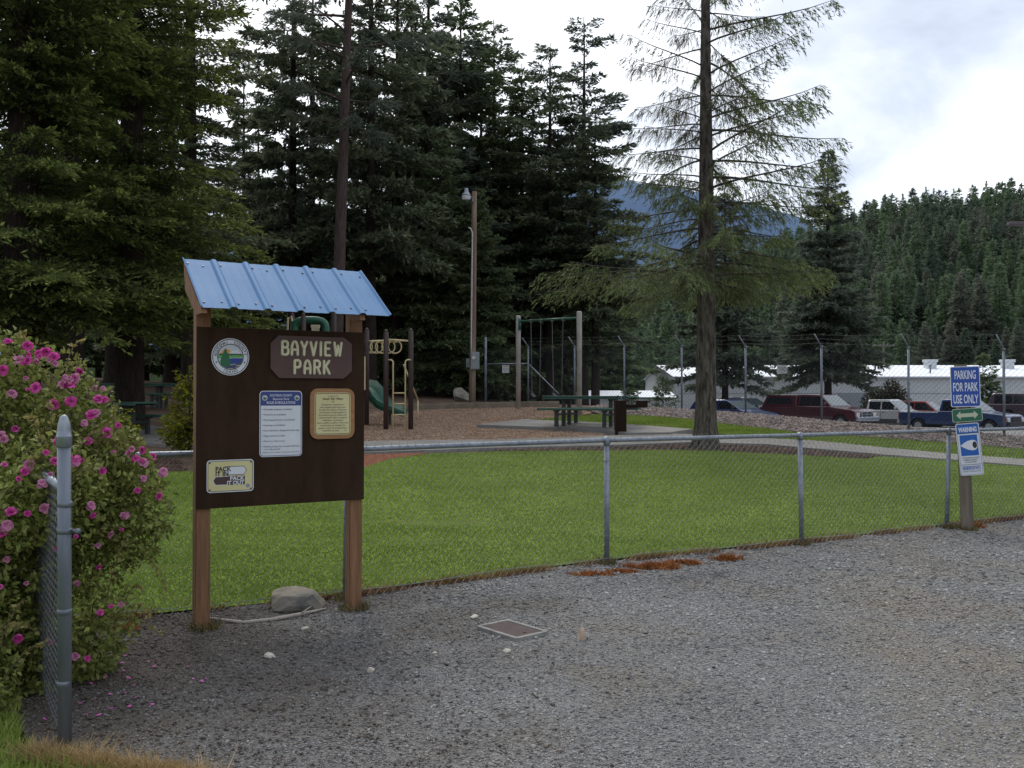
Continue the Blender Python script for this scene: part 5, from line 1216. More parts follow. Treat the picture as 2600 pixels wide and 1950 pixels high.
    sx = lambda z: b[0]+(a[0]-b[0])*(b[1]-z)/(b[1]-a[1])
    mb = MB(); q = [(sx(z)+.014, s*(yf(z)-.07), z+.006) for z in zs for s in (-1, 1)]; mb.add(q, [(0, 1, 3, 2)]); mb.build('windscreen', glassl, v)
    mb = MB(); zz = top-.14; q = [(cabr+(.02 if kind != 'car' else .0)+(.10 if kind == 'pickup' else .16 if kind == 'suv' else .30)*(z-belt)/(top-belt)-.02-(.0), s*(yf(z)-.1), z+.01) for z in (belt+.05, zz) for s in (-1, 1)]; mb.add(q, [(0, 2, 3, 1)]); mb.build('rear_window', glass, v)
    # wheels
    for x in (fx, rx):
        for s in (-1, 1):
            y = s*(W/2-.14); T = Matrix.Translation((x, y, wr)) @ Matrix.Rotation(PI/2, 4, 'X'); w = empty('wheel', (0, 0, 0)); w.parent = v
            mb = MB(); pr_ = [(wr*.6, -.11), (wr*.93, -.11), (wr, -.07), (wr, .07), (wr*.93, .11), (wr*.6, .11)]; n = 24
            vs = [T @ Vector((r*math.cos(2*PI*j/n), r*math.sin(2*PI*j/n), z)) for r, z in pr_ for j in range(n)]
            mb.add(vs, [(i*n+j, i*n+(j+1) % n, (i+1)*n+(j+1) % n, (i+1)*n+j) for i in range(5) for j in range(n)]); mb.build('tyre', tyre, w)
            mb = MB(); mb.prism(circ(wr*.60, 20), T @ Matrix.Translation((0, 0, -.095)), .19)
            for k in range(6): mb.prism(circ(.045, 6, wr*.36*math.cos(k*PI/3), wr*.36*math.sin(k*PI/3)), T @ Matrix.Translation((0, 0, -.102)), .204)
            mb.prism(circ(wr*.16, 10), T @ Matrix.Translation((0, 0, -.115)), .23); mb.build('rim', rimm, w)
    # dark wheel wells
    mb = MB()
    for x in (fx, rx): mb.box((x, 0, wr+.04), (2*ar-.04, W-.34, ar*1.7))
    mb.box((0, 0, zb+.02), (L-.5, W-.3, .1)); mb.build('underbody', darkp, v)
    # front and rear dress
    big = kind == 'pickup'
    mb = MB(); mb.bbox((L/2+.07, 0, zb+.14), (.16, W-.04, .22 if big else .16), .03); mb.build('bumper', (chrome if shiny else darkp) if big else col, v)
    mb = MB(); mb.bbox((-L/2-.05, 0, zb+.16), (.14, W-.08, .18), .03); mb.build('bumper', chrome if big else col, v)
    gw = .95 if big else .8; mb = MB(); mb.cur = 0; mb.bbox((L/2+.012, 0, hood-.34), (.04, gw, .30 if big else .16), .01); g = mb.build('grille', chrome if big and shiny else darkp, v)
    mb = MB()
    for k in (-1, 1):
        for zz in (-.07, .07) if big else (0,): mb.bbox((L/2+.034, k*gw*.245, hood-.34+zz), (.016, gw*.40, .10), .004)
    mb.build('grille_mesh', darkp, g)
    for s in (-1, 1):
        mb = MB(); mb.bbox((L/2-.02, s*(W/2-.22), hood-.36), (.07, .30, .19), .02); h = mb.build('headlight', lampm, v)
        mb = MB(); mb.bbox((L/2-.06, s*(W/2-.035), hood-.36), (.10, .05, .17), .01); mb.build('indicator', amber, h)
        mb = MB(); mb.bbox((-L/2+.0, s*(W/2-.10), .92 if big else .8), (.06, .14, .36 if big else .2), .02); mb.build('tail_light', redl, v)
        mb = MB(); xm = cowl-.30; mb.bbox((xm, s*(W/2+.10), belt+.13), (.09, .20, .17), .03); mb.build('mirror', darkp if not big else col, v)
        mb = MB(); mb.bbox((cowl-1.05, s*(W/2+.002), belt-.12), (.17, .02, .035), .008); mb.build('door_handle', darkp, v)
        # door seams
        for xx in ((cowl-.12, cowl-1.22) if big else (cowl-.2, cowl-1.3, cowl-2.25)):
            mb = MB(); mb.box((xx, s*(W/2-.008), (zb+belt)/2+.1), (.012, .022, belt-zb-.2)); mb.build('door_seam', darkp, v)
    return v
GR = 'vehicles parked in the lot behind the security fence'
def park(px, d, z=None): x, y = at(px, d); return (x, y, (tz(x, y)+.02) if z is None else z)
def vrz(deg): return math.radians(deg)
maroon = paint('maroon', (.058, .009, .015), (.075, .013, .021)); mlow = paint('maroon_low', (.085, .05, .05))
bluep = paint('blue', (.012, .030, .085), (.016, .04, .11)); silver = paint('silver', (.36, .37, .37), (.41, .42, .42)); dgrey = paint('dark_grey', (.05, .05, .055)); redp = paint('red', (.24, .026, .02)); plum = paint('plum', (.055, .035, .045)); lblue = paint('royal_blue', (.012, .026, .095), (.018, .036, .13)); lsil = paint('pale_silver', (.45, .47, .47))
vehicle('pickup', maroon, 'maroon pickup truck with a matching canopy and chrome grille', 'pickup truck', GR, park(2072, 50.5, -.22), vrz(-52), mlow, cap=True, L=6.0, W=2.0, ext=True)
vehicle('pickup', silver, 'silver pickup truck with a pale cab and dark lower door behind the blue pickup', 'pickup truck', GR, park(2246, 56, -.52), vrz(-46), dgrey, L=5.7, ext=True)
vehicle('pickup', bluep, 'dark blue pickup truck with an open bed beside the sign post', 'pickup truck', GR, park(2436, 50, -.48), vrz(-53), None, L=5.9, W=2.0, ext=True, shiny=False)
vehicle('suv', redp, 'red sport utility vehicle behind the blue pickup bed', 'sport utility vehicle', GR, park(2348, 61, -.55), vrz(-42), None, L=4.6, W=1.8)
vehicle('suv', plum, 'dark plum vehicle cut off at the right edge of the picture', 'sport utility vehicle', GR, park(2640, 52, -.05), vrz(-50), None, L=5.0, W=1.9)
vehicle('car', lblue, 'blue car with a sloping windscreen just right of the big tree trunk', 'car', GR, park(1856, 47.5, -.08), vrz(-50), None, L=4.8, W=1.8)
vehicle('car', lsil, 'pale silver car showing only its windscreen behind the blue car', 'car', GR, park(1893, 55.5, .02), vrz(-50), None, L=4.6, W=1.8)
# ------------------------------------------------------------------ trees
barkd = M('bark_dark', (.022, .017, .014), (.050, .038, .030), scale=5, stretch=(5, 5, .8), detail=6, bump=.7, rough=.95, spec=.1, bdist=.04)
barkb = M('bark_brown', (.085, .074, .062), (.175, .155, .130), scale=6, stretch=(4, 4, .9), detail=8, bump=.9, rough=.95, spec=.1, col3=(.035, .028, .022), scale3=3.5, bdist=.04)
barkr = M('bark_red', (.055, .040, .034), (.105, .080, .068), scale=4, stretch=(5, 5, .7), detail=7, bump=.8, rough=.95, spec=.1, bdist=.04)
def leaf(name, a, b, tip, isl=.4, sc=.7, trans=.42): return M(name, a, b, rough=.7, spec=.2, scale=sc, detail=3, attr='tint', attrcol=tip, island=isl, trans=trans)
fir_dark = leaf('fir_dark', (.095, .124, .080), (.150, .182, .105), (.21, .24, .125))  # green lifted paler, the colour standing in for haze in the grove
fir_near = leaf('fir_near', (.058, .080, .026), (.106, .136, .040), (.25, .30, .075))
fir_olive = leaf('fir_olive', (.090, .118, .050), (.135, .162, .068), (.20, .25, .095), sc=.5)
fir_blue = leaf('fir_blue', (.098, .124, .102), (.150, .180, .125), (.19, .22, .145))
fir_mid = leaf('fir_mid', (.095, .138, .070), (.150, .195, .09), (.21, .26, .11))
hill_a = leaf('hill_fir', (.095, .150, .085), (.150, .215, .115), (.20, .27, .14), sc=.25)  # hill greens paled and cooled: distance haze is mixed into the colours
hill_b = leaf('hill_fir_dull', (.115, .135, .105), (.155, .170, .130), (.19, .21, .15), sc=.25)
hill_c = leaf('hill_fir_dark', (.085, .122, .090), (.120, .160, .110), (.15, .20, .12), sc=.25)
gold = leaf('golden_juniper', (.14, .16, .012), (.20, .21, .02), (.34, .34, .035), sc=3)

def conifer(seed, H, r0, cb, Rf, nb, twigs=14, kites=7, kl=.2, kw=.04, droop=.25, rise=.1, flare=1.35, gap=0.0, hang=.0, spread=.42, top_r=.02, az_den=None, bare=.25, limb=.016, tipw=.5, sides=8, lean=(0, 0), taper=.4, ragged=.0, texp=.8):
    """returns (trunk MB, foliage vertices, tint): limbs set along a tapered trunk, twigs on the limbs, small leaf faces on the twigs"""
    g = np.random.default_rng(seed); mb = MB()
    zs = np.concatenate([[-.3, 0, .15, .5], np.linspace(1, H, 14)])
    wob = np.cumsum(g.normal(0, .004*H/10, (len(zs), 2)), 0)
    tr = lambda z: max(top_r, r0*(1-z/H)**texp) * (flare if z < .1 else 1+(flare-1)*max(0, .6-z)/.6*.6)
    ax = [(lean[0]*z+wob[i, 0], lean[1]*z+wob[i, 1], z) for i, z in enumerate(zs)]
    mb.tube(ax, [tr(max(0, z)) for z in zs], sides+4)
    AX = np.array(ax)
    out = []; tint = []
    hs = cb+(H*.985-cb)*np.sort(g.random(nb)**1.08)
    for i, z in enumerate(hs):
        t = (z-cb)/(H-cb); az = i*2.39996+g.normal(0, .35)
        if g.random() < gap: continue
        R = Rf(t)*g.uniform(.72-ragged, 1.12+ragged)
        if az_den is not None: R *= az_den(az, t)
        if R < .12: continue
        p0 = np.array([np.interp(z, AX[:, 2], AX[:, 0]), np.interp(z, AX[:, 2], AX[:, 1]), z])
        d = np.array([math.cos(az), math.sin(az), 0]); sd = np.array([-d[1], d[0], 0])
        s = np.linspace(0, 1, 7); r_ = rise*(.4+t)+g.normal(0, .06); dz = R*(r_*s*1.6-droop*s**1.6*(1.25-t)+.10*s**4)
        sw = g.normal(0, .05)*R*s**2
        C = p0+d*(R*s)[:, None]+np.stack([0*s, 0*s, dz], 1)+sd*sw[:, None]
        mb.tube(C, np.maximum(.004, limb*(R/2.5)*(1-s)**.8+.003), 4, cap=False)
        nt = max(3, int(twigs*R/2.5)); u = np.clip(bare+(1.02-bare)*(np.arange(nt)+g.random(nt))/nt, 0, 1)
        for q in range(2):
            side = 1 if q else -1
            uu = np.clip(u+g.normal(0, .02, nt), .05, 1)
            B = np.stack([np.interp(uu, s, C[:, k]) for k in range(3)], 1)
            tl = R*spread*(1.05-uu*.75)*g.uniform(.6, 1.15, nt)+kl*.6
            fw = .75+g.normal(0, .15, nt)
            td = d*fw[:, None]+sd*(side*(1.0-.45*uu))[:, None]+np.stack([0*uu, 0*uu, g.normal(-.12-hang, .14, nt)], 1)
            td /= np.linalg.norm(td, axis=1)[:, None]
            # leaf faces along the twigs
            w = (np.arange(kites)+.2)/kites; ww = np.clip(w[None]+g.normal(0, .06, (nt, kites)), 0, 1)
            base = B[:, None]+td[:, None]*(tl[:, None]*ww)[..., None]
            base[..., 2] -= (hang*.6+.10)*tl[:, None]*ww**1.7
            base += g.normal(0, .02*kl*3, base.shape)
            a = td[:, None]+g.normal(0, .45, base.shape)+d*.25; a[..., 2] -= hang*.9+.05; a /= np.linalg.norm(a, axis=2)[..., None]
            nrm = np.cross(a, g.normal(0, .55, a.shape)+np.array([0, 0, 1.0])); nrm /= np.maximum(1e-6, np.linalg.norm(nrm, axis=2))[..., None]
            l = kl*(1-taper*t**2)*g.uniform(.65, 1.3, (nt, kites))[..., None]; k2 = kw*(1-taper*t**2)*g.uniform(.7, 1.3, (nt, kites))[..., None]
            q4 = np.stack([base, base+a*l*.45+nrm*k2, base+a*l, base+a*l*.45-nrm*k2], 2)
            out.append(q4.reshape(-1, 3))
            tv = np.clip((uu[:, None]*.6+ww*.6-.55)*1.6, 0, 1)*tipw*g.uniform(.3, 1.2, (nt, kites))
            tint.append(np.repeat(np.clip(tv, 0, 1).ravel(), 4))
    m = 46; zz = H*(.90+.10*g.random(m)); aa = g.random(m)*2*PI; rr = H*.22*(1.02-zz/H)*g.random(m)
    b0 = np.stack([AX[-1, 0]+rr*np.cos(aa)*.3, AX[-1, 1]+rr*np.sin(aa)*.3, zz-.02*H], 1); dd = np.stack([np.cos(aa)*.6, np.sin(aa)*.6, .7*np.ones(m)], 1)*kl*.7; pp = np.stack([-np.sin(aa), np.cos(aa), 0*aa], 1)*kw*.7
    out.append(np.stack([b0, b0+dd*.45+pp, b0+dd, b0+dd*.45-pp], 1).reshape(-1, 3)); tint.append(np.full(4*m, .3))
    return mb, np.concatenate(out), np.concatenate(tint)
def tree(name, loc, spec, bark, fol, label, cat='tree', group=None, rz=0, scale=1):
    mb, V, T = conifer(**spec)
    r = empty(name, loc, rz, label, cat, group); r.scale = (scale,)*3
    smoothobj(mb.build('trunk', bark, r)); link('crown', nmesh('crown', V, np.arange(len(V)).reshape(-1, 4), T), fol, r); return r
def ground(px, d, dz=0): x, y = at(px, d); return (x, y, tz(x, y)+dz)
cone = lambda R, p=.8, lo=.25: (lambda t: R*min(1, (t+.02)/.10*(1-lo)+lo if t < .10 else 1)*(1-t)**p+.05)
full = lambda R, p=.6: (lambda t: R*(1-t)**p*(.75+.25*math.sin(t*20))+.06)

# --- the thin half bare fir in the middle of the lawn edge
def lop(az, t):   # long sunny side towards the right, thinner to the left
    c = math.cos(az); return 1.0+(-.12 if t < .14 else .22)*c
big = ground(1790, 18.6)
spec = dict(seed=11, texp=1.05, H=15.5, r0=.225, cb=3.15, Rf=lambda t: (2.95*(1-t)**.50*(.84+.16*math.sin(t*37)) if t > .02 else 2.2), nb=165, twigs=24, kites=17, kl=.12, kw=.0105, droop=.24, rise=.20, flare=1.6, hang=.42, spread=.30, bare=.20, limb=.023, az_den=lop, tipw=.9, sides=12)
def half_bare():
    """dense dull boughs low down, see-through hanging twigs higher up, greener to the right"""
    mb, V, T = conifer(**spec); Q = V.reshape(-1, 4, 3); g = np.random.default_rng(3); c = Q.mean(1); z = c[:, 2]; x = c[:, 0]; rad = np.hypot(c[:, 0], c[:, 1])
    keep = np.where(z < 4.9, .78, np.where(z < 5.8, .62, np.where(x > .9, .85, np.where(x > .35, .5, .20))))
    k = g.random(len(Q)) < keep*np.where((rad < .8) & (z > 4.4), .35, 1); T4 = np.clip(T.reshape(-1, 4)*.8+(.45*sstep(.2, 1.6, x)+.1)[:, None]*g.random((len(Q), 1)), 0, 1)
    r = empty('conifer', big, 0, 'tall thin half bare fir standing between lawn and sidewalk in front of the parked trucks', 'tree')
    smoothobj(mb.build('trunk', barkb, r))
    # fine bare twigs hanging from the limbs
    tw = MB(); sel = Q[~k]; sel = sel[g.random(len(sel)) < .55]
    a = sel[:, 0]; b = sel[:, 2]; e = b+(b-a)*.8; e[:, 2] -= .08
    n = len(sel); w = np.array([.003, 0, 0]); w2 = np.array([0, .003, 0])
    V2 = np.stack([a-w, a+w, e, a-w2, a+w2, e], 1).reshape(-1, 3)
    link('twigs', nmesh('twigs', V2, np.arange(len(V2)).reshape(-1, 3)), M('twig_brown', (.075, .062, .045), (.11, .10, .06), scale=1, rough=.9), r)
    link('crown', nmesh('crown', Q[k].reshape(-1, 3), np.arange(4*k.sum()).reshape(-1, 4), T4[k].ravel()), fir_olive, r)
half_bare()

# --- big dark firs on the left, boughs with pale new tips
nearspec = dict(kl=.13, kw=.024, twigs=26, kites=15, droop=.34, rise=.20, spread=.36, bare=.03, tipw=1.0, limb=.022, sides=10)
tree('fir', ground(55, 19.5), dict(seed=21, H=21, r0=.40, cb=2.7, Rf=full(4.1, .45), nb=290, **nearspec), barkd, fir_near, 'huge dark fir at the left edge with pale green tips low over the rose bush', 'tree')
tree('fir', ground(330, 22.5), dict(seed=22, H=23, r0=.36, cb=2.6, Rf=full(3.9, .45), nb=290, **nearspec), barkd, fir_near, 'huge dark fir rising directly behind the left end of the blue roof', 'tree')
tree('fir', ground(185, 29), dict(seed=23, H=25, r0=.34, cb=4.2, Rf=full(4.2, .5), nb=130, **{**nearspec, 'kl': .22, 'kw': .036, 'twigs': 22, 'kites': 11}), barkd, fir_near, 'tall dark fir between the two huge ones, its trunk left of the picnic table', 'tree')
tree('fir', ground(480, 33), dict(seed=24, H=25, r0=.30, cb=3.5, Rf=full(3.2, .5), nb=130, **{**nearspec, 'kl': .22, 'kw': .036, 'twigs': 22, 'kites': 11}), barkd, fir_dark, 'tall slim dark fir just left of the bright gap in the trees', 'tree')
mid_ = dict(kl=.30, kw=.048, twigs=19, kites=9, droop=.26, rise=.12, spread=.36, bare=.15, tipw=.5, limb=.02)
for px, d, H, R, cb, lab in ((-60, 30, 24, 4, 3, 'dark fir behind the left edge of the picture'), (285, 38, 25, 3.6, 4.5, 'dark fir behind the shaded picnic table, straight trunk in view'), (338, 42, 24, 3.4, 5, 'grey trunked fir right of the shaded picnic table'), (100, 42, 24, 3.6, 3, 'dark fir in the back row behind the rose bush'), (430, 48, 23, 3.5, 1.5, 'dark fir low down behind the golden shrub')):
    tree('fir', ground(px, d), dict(seed=300+abs(px), H=H, r0=.30, cb=cb, Rf=full(R, .5), nb=105, **mid_), barkd, fir_dark, lab, 'tree')

# --- tall pine with open limbs behind the notice board
p_ = ground(852, 35)
tree('pine', p_, dict(seed=41, H=27, r0=.27, cb=9.5, Rf=lambda t: 3.6*(1-t)**.35*min(1, .35+t*3), nb=60, kl=.30, kw=.022, twigs=13, kites=15, droop=.16, rise=.34, spread=.26, bare=.45, limb=.045, tipw=.5, lean=(.033, 0), hang=.1), barkr, fir_blue, 'tall reddish pine trunk rising behind the right half of the blue roof', 'tree')

# --- the row behind the playground, each from its own recipe or a copy of one
fspec = dict(kl=.32, kw=.055, twigs=20, kites=11, droop=.30, rise=.14, spread=.36, bare=.12, tipw=.45, limb=.022)
protos = {}
for k, (seed, H, R, cb, p, nb, mat) in enumerate(((51, 22, 3.4, 5.0, .46, 100, fir_dark), (52, 22, 2.9, 6.0, .50, 92, fir_blue), (53, 20, 3.3, 4.2, .58, 104, fir_dark), (54, 16, 3.1, .8, .68, 155, fir_mid), (55, 21, 2.4, 4.0, .5, 120, fir_dark))):
    mb, V, T = conifer(seed=seed, H=H, r0=H*.0125, cb=cb, Rf=cone(R, p), nb=nb, ragged=.32, gap=.10, **fspec)
    tm = mb.mesh('trunk'); tm.materials.append(barkd); cm = nmesh('crown', V, np.arange(len(V)).reshape(-1, 4), T); cm.materials.append(mat); tm.polygons.foreach_set('use_smooth', np.ones(len(tm.polygons), bool))
    protos[k] = (H, tm, cm)
def plant(name, k, px, d, H, label, group=None, wide=1.0, rz=None, dz=0):
    x, y = at(px, d); h0, tm, cm = protos[k]; s = H/h0
    r = empty(name, (x, y, tz(x, y)+dz), RNG.random()*6 if rz is None else rz, label, 'tree', group); r.scale = (s*wide, s*wide, s)
    for n, me in (('trunk', tm), ('crown', cm)):
        o = bpy.data.objects.new(n, me); COL.objects.link(o); o.parent = r
    return r
row = [(742, 43, 25, 0, 'dense dark fir filling the gap left of the pine trunk', .8), (790, 50, 24, 1, 'dark fir directly behind the pine trunk', 1.0), (940, 40, 23.5, 0, 'dark fir with reddish trunk base behind the ring climber', .95), (1010, 46, 23, 2, 'dark fir right of the pine with its top out of frame', 1.0),
 (1085, 49, 24, 1, 'blue green fir whose top just reaches the upper edge', 1.2), (1170, 52, 23.5, 3, 'mid height fir behind the light pole on its left', 1.0), (1255, 54, 22.5, 2, 'pointed fir just right of the light pole top', 1.15), (1325, 50, 18.5, 3, 'broad fir behind the left swing post', 1.0),
 (1395, 48, 19.0, 0, 'dark fir behind the swing chains with a blunt top', 1.15), (1482, 50, 21.5, 1, 'slender pale topped fir, the tallest one left of the half bare tree', 1.15), (1512, 46, 15.5, 4, 'short fir on a bare trunk at the right end of the dark row', 1.2), (618, 52, 20, 2, 'thin dark fir seen in the bright gap left of the pine', .75),
 (655, 60, 19.5, 2, 'dark fir low in the bright gap behind the blue roof', .9), (870, 56, 19, 3, 'fir low behind the pine trunk', 1.0), (1020, 60, 18, 2, 'shaded fir behind the light pole base', 1.0), (1120, 44, 12.5, 3, 'low green fir whose boughs hang behind the electric box', 1.0),
 (1222, 58, 21.5, 1, 'fir filling the skyline right behind the lamp head', 1.2), (1120, 57, 23, 0, 'fir filling the skyline left of the lamp head', 1.0), (1440, 60, 18.5, 2, 'fir filling the skyline behind the right swing post', 1.0), (1215, 43, 10.0, 3, 'low green fir just behind the light pole', 1.1), (1440, 56, 17, 0, 'dark fir between the swing posts', 1.0), (1370, 62, 17, 2, 'shaded back row fir behind the swing', 1.0), (1285, 66, 17, 2, 'shaded back row fir behind the corner fence post', 1.0), (1545, 84, 16, 3, 'dark fir behind the low shed', 1.1)]
for px, d, H, k, lab, wd in row: plant('fir', k, px, d, H, lab, None, wd)
for i, (px, d, H, k) in enumerate([(540, 70, 15, 3), (690, 74, 16, 3), (760, 72, 15, 2), (830, 75, 16, 3), (910, 72, 15, 2), (985, 76, 15, 3), (1065, 73, 15, 2), (1150, 78, 16, 3), (1235, 75, 15, 3), (1320, 80, 16, 2), (1420, 78, 15, 3), (455, 68, 16, 2), (370, 66, 17, 3), (250, 70, 17, 2), (150, 66, 18, 3), (40, 64, 18, 2)]):
    plant('fir', k, px, d, H, 'shaded fir in the farthest dark row of the grove', 'farthest row of the dark grove', 1.15)
# dark firs by the building
tree('fir', ground(2103, 64, -.1), dict(seed=61, H=19.2, r0=.28, cb=3.1, Rf=cone(4.0, .85, .7), nb=190, **{**fspec, 'droop': .36, 'rise': .2}), barkd, fir_blue, 'dark pointed fir standing behind the maroon truck', 'tree')
tree('fir', ground(1842, 55), dict(seed=62, H=14.8, r0=.22, cb=2.5, Rf=cone(3.4, .9, .8), nb=110, **{**fspec, 'droop': .32}), barkd, fir_blue, 'dark fir right behind the half bare tree trunk in front of the grey building', 'tree')
yspec = dict(kl=.16, kw=.035, twigs=20, kites=6, droop=.05, rise=.28, spread=.38, bare=.08, tipw=.6, limb=.02)
tree('young_fir', ground(1683, 36.5), dict(seed=71, H=1.75, r0=.03, cb=.05, Rf=cone(.78, .8, .9), nb=44, **yspec), barkb, fir_mid, 'young fir left of the half bare trunk in front of the grey gable', 'tree')
tree('young_fir', ground(1597, 37), dict(seed=72, H=1.15, r0=.025, cb=.05, Rf=cone(.75, .8, .9), nb=36, **yspec), barkb, fir_mid, 'smallest young fir in front of the low shed, behind the picnic table', 'tree')
tree('young_fir', ground(2496, 61), dict(seed=73, H=4.6, r0=.06, cb=.15, Rf=cone(1.5, .85, .8), nb=60, **{**yspec, 'kl': .3, 'kw': .07}), barkb, fir_mid, 'young fir behind the parking sign in front of the white roofed building', 'tree')
# golden shrub beside the notice board
gs = ground(482, 17)
tree('golden_juniper', gs, dict(seed=81, H=1.62, r0=.03, cb=.03, Rf=lambda t: .60*(1-.75*t)*(.75+.25*math.sin(t*17)), nb=90, kl=.085, kw=.022, twigs=34, kites=7, droop=-.35, rise=.45, spread=.5, bare=.1, tipw=1.0, limb=.02), barkb, gold, 'golden yellow feathery shrub peeking out left of the notice board', 'shrub')
tree('golden_juniper', ground(292, 15.5), dict(seed=82, H=.75, r0=.02, cb=.02, Rf=lambda t: .42*(1-.6*t), nb=60, kl=.085, kw=.022, twigs=34, kites=7, droop=-.3, rise=.4, spread=.5, bare=.1, tipw=.9, limb=.02), barkb, gold, 'low yellow green shrub half hidden behind the rose bush', 'shrub')
# round dark shrub by the building
x, y = at(2255, 66); sb = empty('round_shrub', (x, y, tz(x, y)), 0, 'rounded dark brownish shrub in front of the grey building', 'shrub')
n = 6500; d = RNG.normal(0, 1, (n, 3)); d[:, 2] = np.abs(d[:, 2]); d /= np.linalg.norm(d, axis=1)[:, None]; r = RNG.random(n)**.35*(1+.12*np.sin(d[:, 0]*7)+.10*np.sin(d[:, 1]*9+d[:, 2]*6))
c = d*r[:, None]*np.array([1.9, 1.6, 2.65]); a = RNG.normal(0, 1, (n, 3)); a /= np.linalg.norm(a, axis=1)[:, None]; b = np.cross(a, d); b /= np.maximum(1e-6, np.linalg.norm(b, axis=1))[:, None]
V = np.stack([c-a*.13, c+b*.06, c+a*.13, c-b*.06], 1).reshape(-1, 3)
link('crown', nmesh('crown', V, np.arange(len(V)).reshape(-1, 4), np.repeat(RNG.random(n)*.4*d[:, 2], 4)), leaf('shrub_brown', (.026, .026, .014), (.05, .044, .022), (.08, .07, .03)), sb)
mb = MB()
for k in range(7): a = k*.9; mb.tube([(0, 0, -.1), (.3*math.cos(a), .3*math.sin(a), .7), (.9*math.cos(a), .8*math.sin(a), 1.7)], [.06, .04, .015], 6)
mb.build('stem', barkd, sb)

# --- the wooded hill
hp = []
for k, (seed, cb, R, nb, mat, tipw) in enumerate(((91, 3.0, 2.6, 90, hill_a, .7), (92, 6.5, 2.3, 78, hill_b, .6), (93, 2.0, 2.8, 95, hill_a, .7), (94, 9.5, 2.3, 60, hill_c, .5), (95, 5.0, 2.2, 86, hill_c, .5))):
    mb, V, T = conifer(seed=seed, H=18, r0=.24, cb=cb, Rf=cone(R, 1.1, .5), taper=.55, nb=int(nb*.7), twigs=4, kites=5, kl=.95, kw=.17, droop=.25, rise=.15, spread=.40, bare=.1, tipw=tipw, limb=.02, sides=2)
    tb = MB(); tb.tube([(0, 0, -1.5), (0, 0, 17.5)], [.24, .04], 6); tm = tb.mesh('trunk'); tm.materials.append(M('bark_hill', (.085, .062, .055), (.12, .09, .08), scale=.5, rough=1)); _, V3, T3 = conifer(seed=seed+10, H=18, r0=.24, cb=cb, Rf=cone(R, 1.1, .5), taper=.55, ragged=.15, nb=nb+30, twigs=8, kites=6, kl=.75, kw=.11, droop=.3, rise=.15, spread=.40, bare=.1, tipw=tipw, limb=.02, sides=2)
    cm = nmesh('crown', V3, np.arange(len(V3)).reshape(-1, 4), T3); cm.materials.append(mat); hp.append((tm, cm, V, T, mat))
cand = []
g = np.random.default_rng(5); y = 100.0
while y < 345:
    st = 3.3+y*.003; x = -.32*y
    while x < .62*y:
        qx, qy = x+g.normal(0, 1.1), y+g.normal(0, 1.3)
        th = qx/qy
        if th > .10 or (th > -.22 and g.random() < .35): cand.append((qx, qy))
        x += st*(1.0 if th > .28 else 1.5)
    y += st*1.05
cand = np.array(cand); th = cand[:, 0]/cand[:, 1]
cand = cand[~((cand[:, 1] < 118) & (th > .16) & (th < .62) & (hill(cand[:, 0], cand[:, 1]) < .2))]
th = cand[:, 0]/cand[:, 1]; Z = hill(cand[:, 0], cand[:, 1])
sc_ = (.48+.55*g.random(len(cand))**1.4)*np.where(cand[:, 1] < 135, .62, 1); kk = g.choice(5, len(cand), p=[.27, .22, .2, .16, .15])
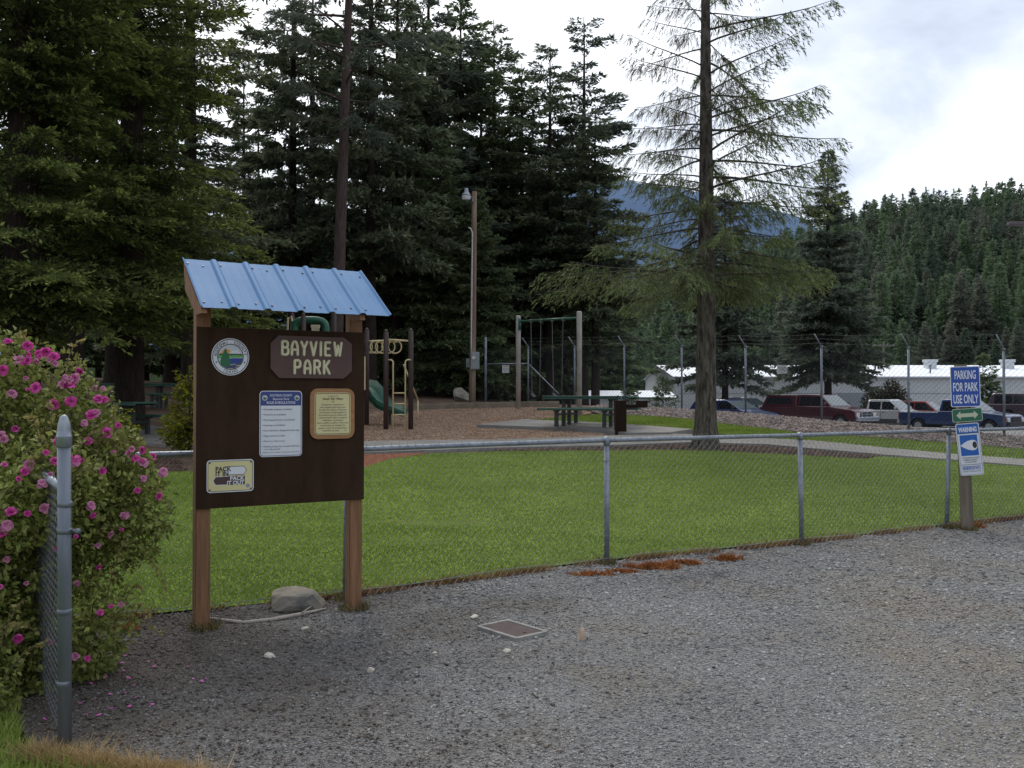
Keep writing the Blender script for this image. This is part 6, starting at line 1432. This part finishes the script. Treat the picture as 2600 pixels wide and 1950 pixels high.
# individuals: what shows largest, the nearest trees of the open right hand slope and those on the skyline
score = (1/cand[:, 1])*np.where((th > .36) & (th < .57), 3.0, np.where((th > .12) & (th < .36), 1.0, .4))*np.where(cand[:, 1] > 315, 2.0, 1)
order = np.argsort(-score); ind = order[:285]; rest = order[285:]
for i in ind:
    tm, cm = hp[kk[i]][:2]; s = sc_[i]
    lab = 'conifer in the crowd of trees on the hillside behind the white roofed building'
    r = empty('hillside_conifer', (cand[i, 0], cand[i, 1], Z[i]), g.random()*6, lab, 'tree', 'conifers on the wooded hillside'); r.scale = (s, s, s)
    for n_, me in (('trunk', tm), ('crown', cm)):
        o = bpy.data.objects.new(n_, me); COL.objects.link(o); o.parent = r
print('hill trees', len(cand), 'rest', len(rest))
VV, TT = [[] for _ in hp], [[] for _ in hp]
for i in rest:
    k = kk[i]; V = hp[k][2]; a = g.random()*6; s = sc_[i]; R = np.array([[math.cos(a), -math.sin(a), 0], [math.sin(a), math.cos(a), 0], [0, 0, 1]])*s
    VV[k].append(V @ R.T+np.array([cand[i, 0], cand[i, 1], Z[i]])); TT[k].append(hp[k][3])
Vall = np.concatenate([np.concatenate(v) for v in VV if v]); Tall = np.concatenate([np.concatenate(t) for t in TT if t])
me = nmesh('distant_forest', Vall, np.arange(len(Vall)).reshape(-1, 4), Tall)
mi = np.concatenate([np.full(sum(len(q) for q in v)//4, j) for j, v in enumerate(VV) if v]).astype(np.int32)
o = link('distant_forest', me, [h[4] for h in hp]); me.polygons.foreach_set('material_index', mi); tag(o, 'distant conifer forest covering the rest of the hillside', 'forest', kind='stuff')

# --- the far blue mountain
mx_ = np.linspace(-3200, 2400, 220); my = np.linspace(2300, 3900, 36); MX, MY = np.meshgrid(mx_, my)
prx = np.interp(MX/3000*F+CX, [-1500, -200, 300, 700, 1000, 1200, 1400, 1560, 1640, 1760, 1880, 2010, 2120, 2250, 2600, 3600], [720, 640, 600, 560, 520, 500, 470, 450, 455, 490, 522, 545, 600, 680, 800, 990])
ridge = (HY-prx)/F*3000+CAMZ
from mathutils import noise as mn
nz = np.array([mn.fractal(Vector((x*.0021, y*.0021, 3)), 1, 2, 6) for x, y in zip(MX.ravel(), MY.ravel())]).reshape(MX.shape)
prof_ = np.where(MY < 3000, sstep(2300, 3000, MY), 1-.6*sstep(3000, 3900, MY))
MZ = ridge*prof_*(1+.035*nz)+nz*22*prof_-20
i2 = (np.arange(len(my)-1)[:, None]*len(mx_)+np.arange(len(mx_)-1)[None]).ravel()
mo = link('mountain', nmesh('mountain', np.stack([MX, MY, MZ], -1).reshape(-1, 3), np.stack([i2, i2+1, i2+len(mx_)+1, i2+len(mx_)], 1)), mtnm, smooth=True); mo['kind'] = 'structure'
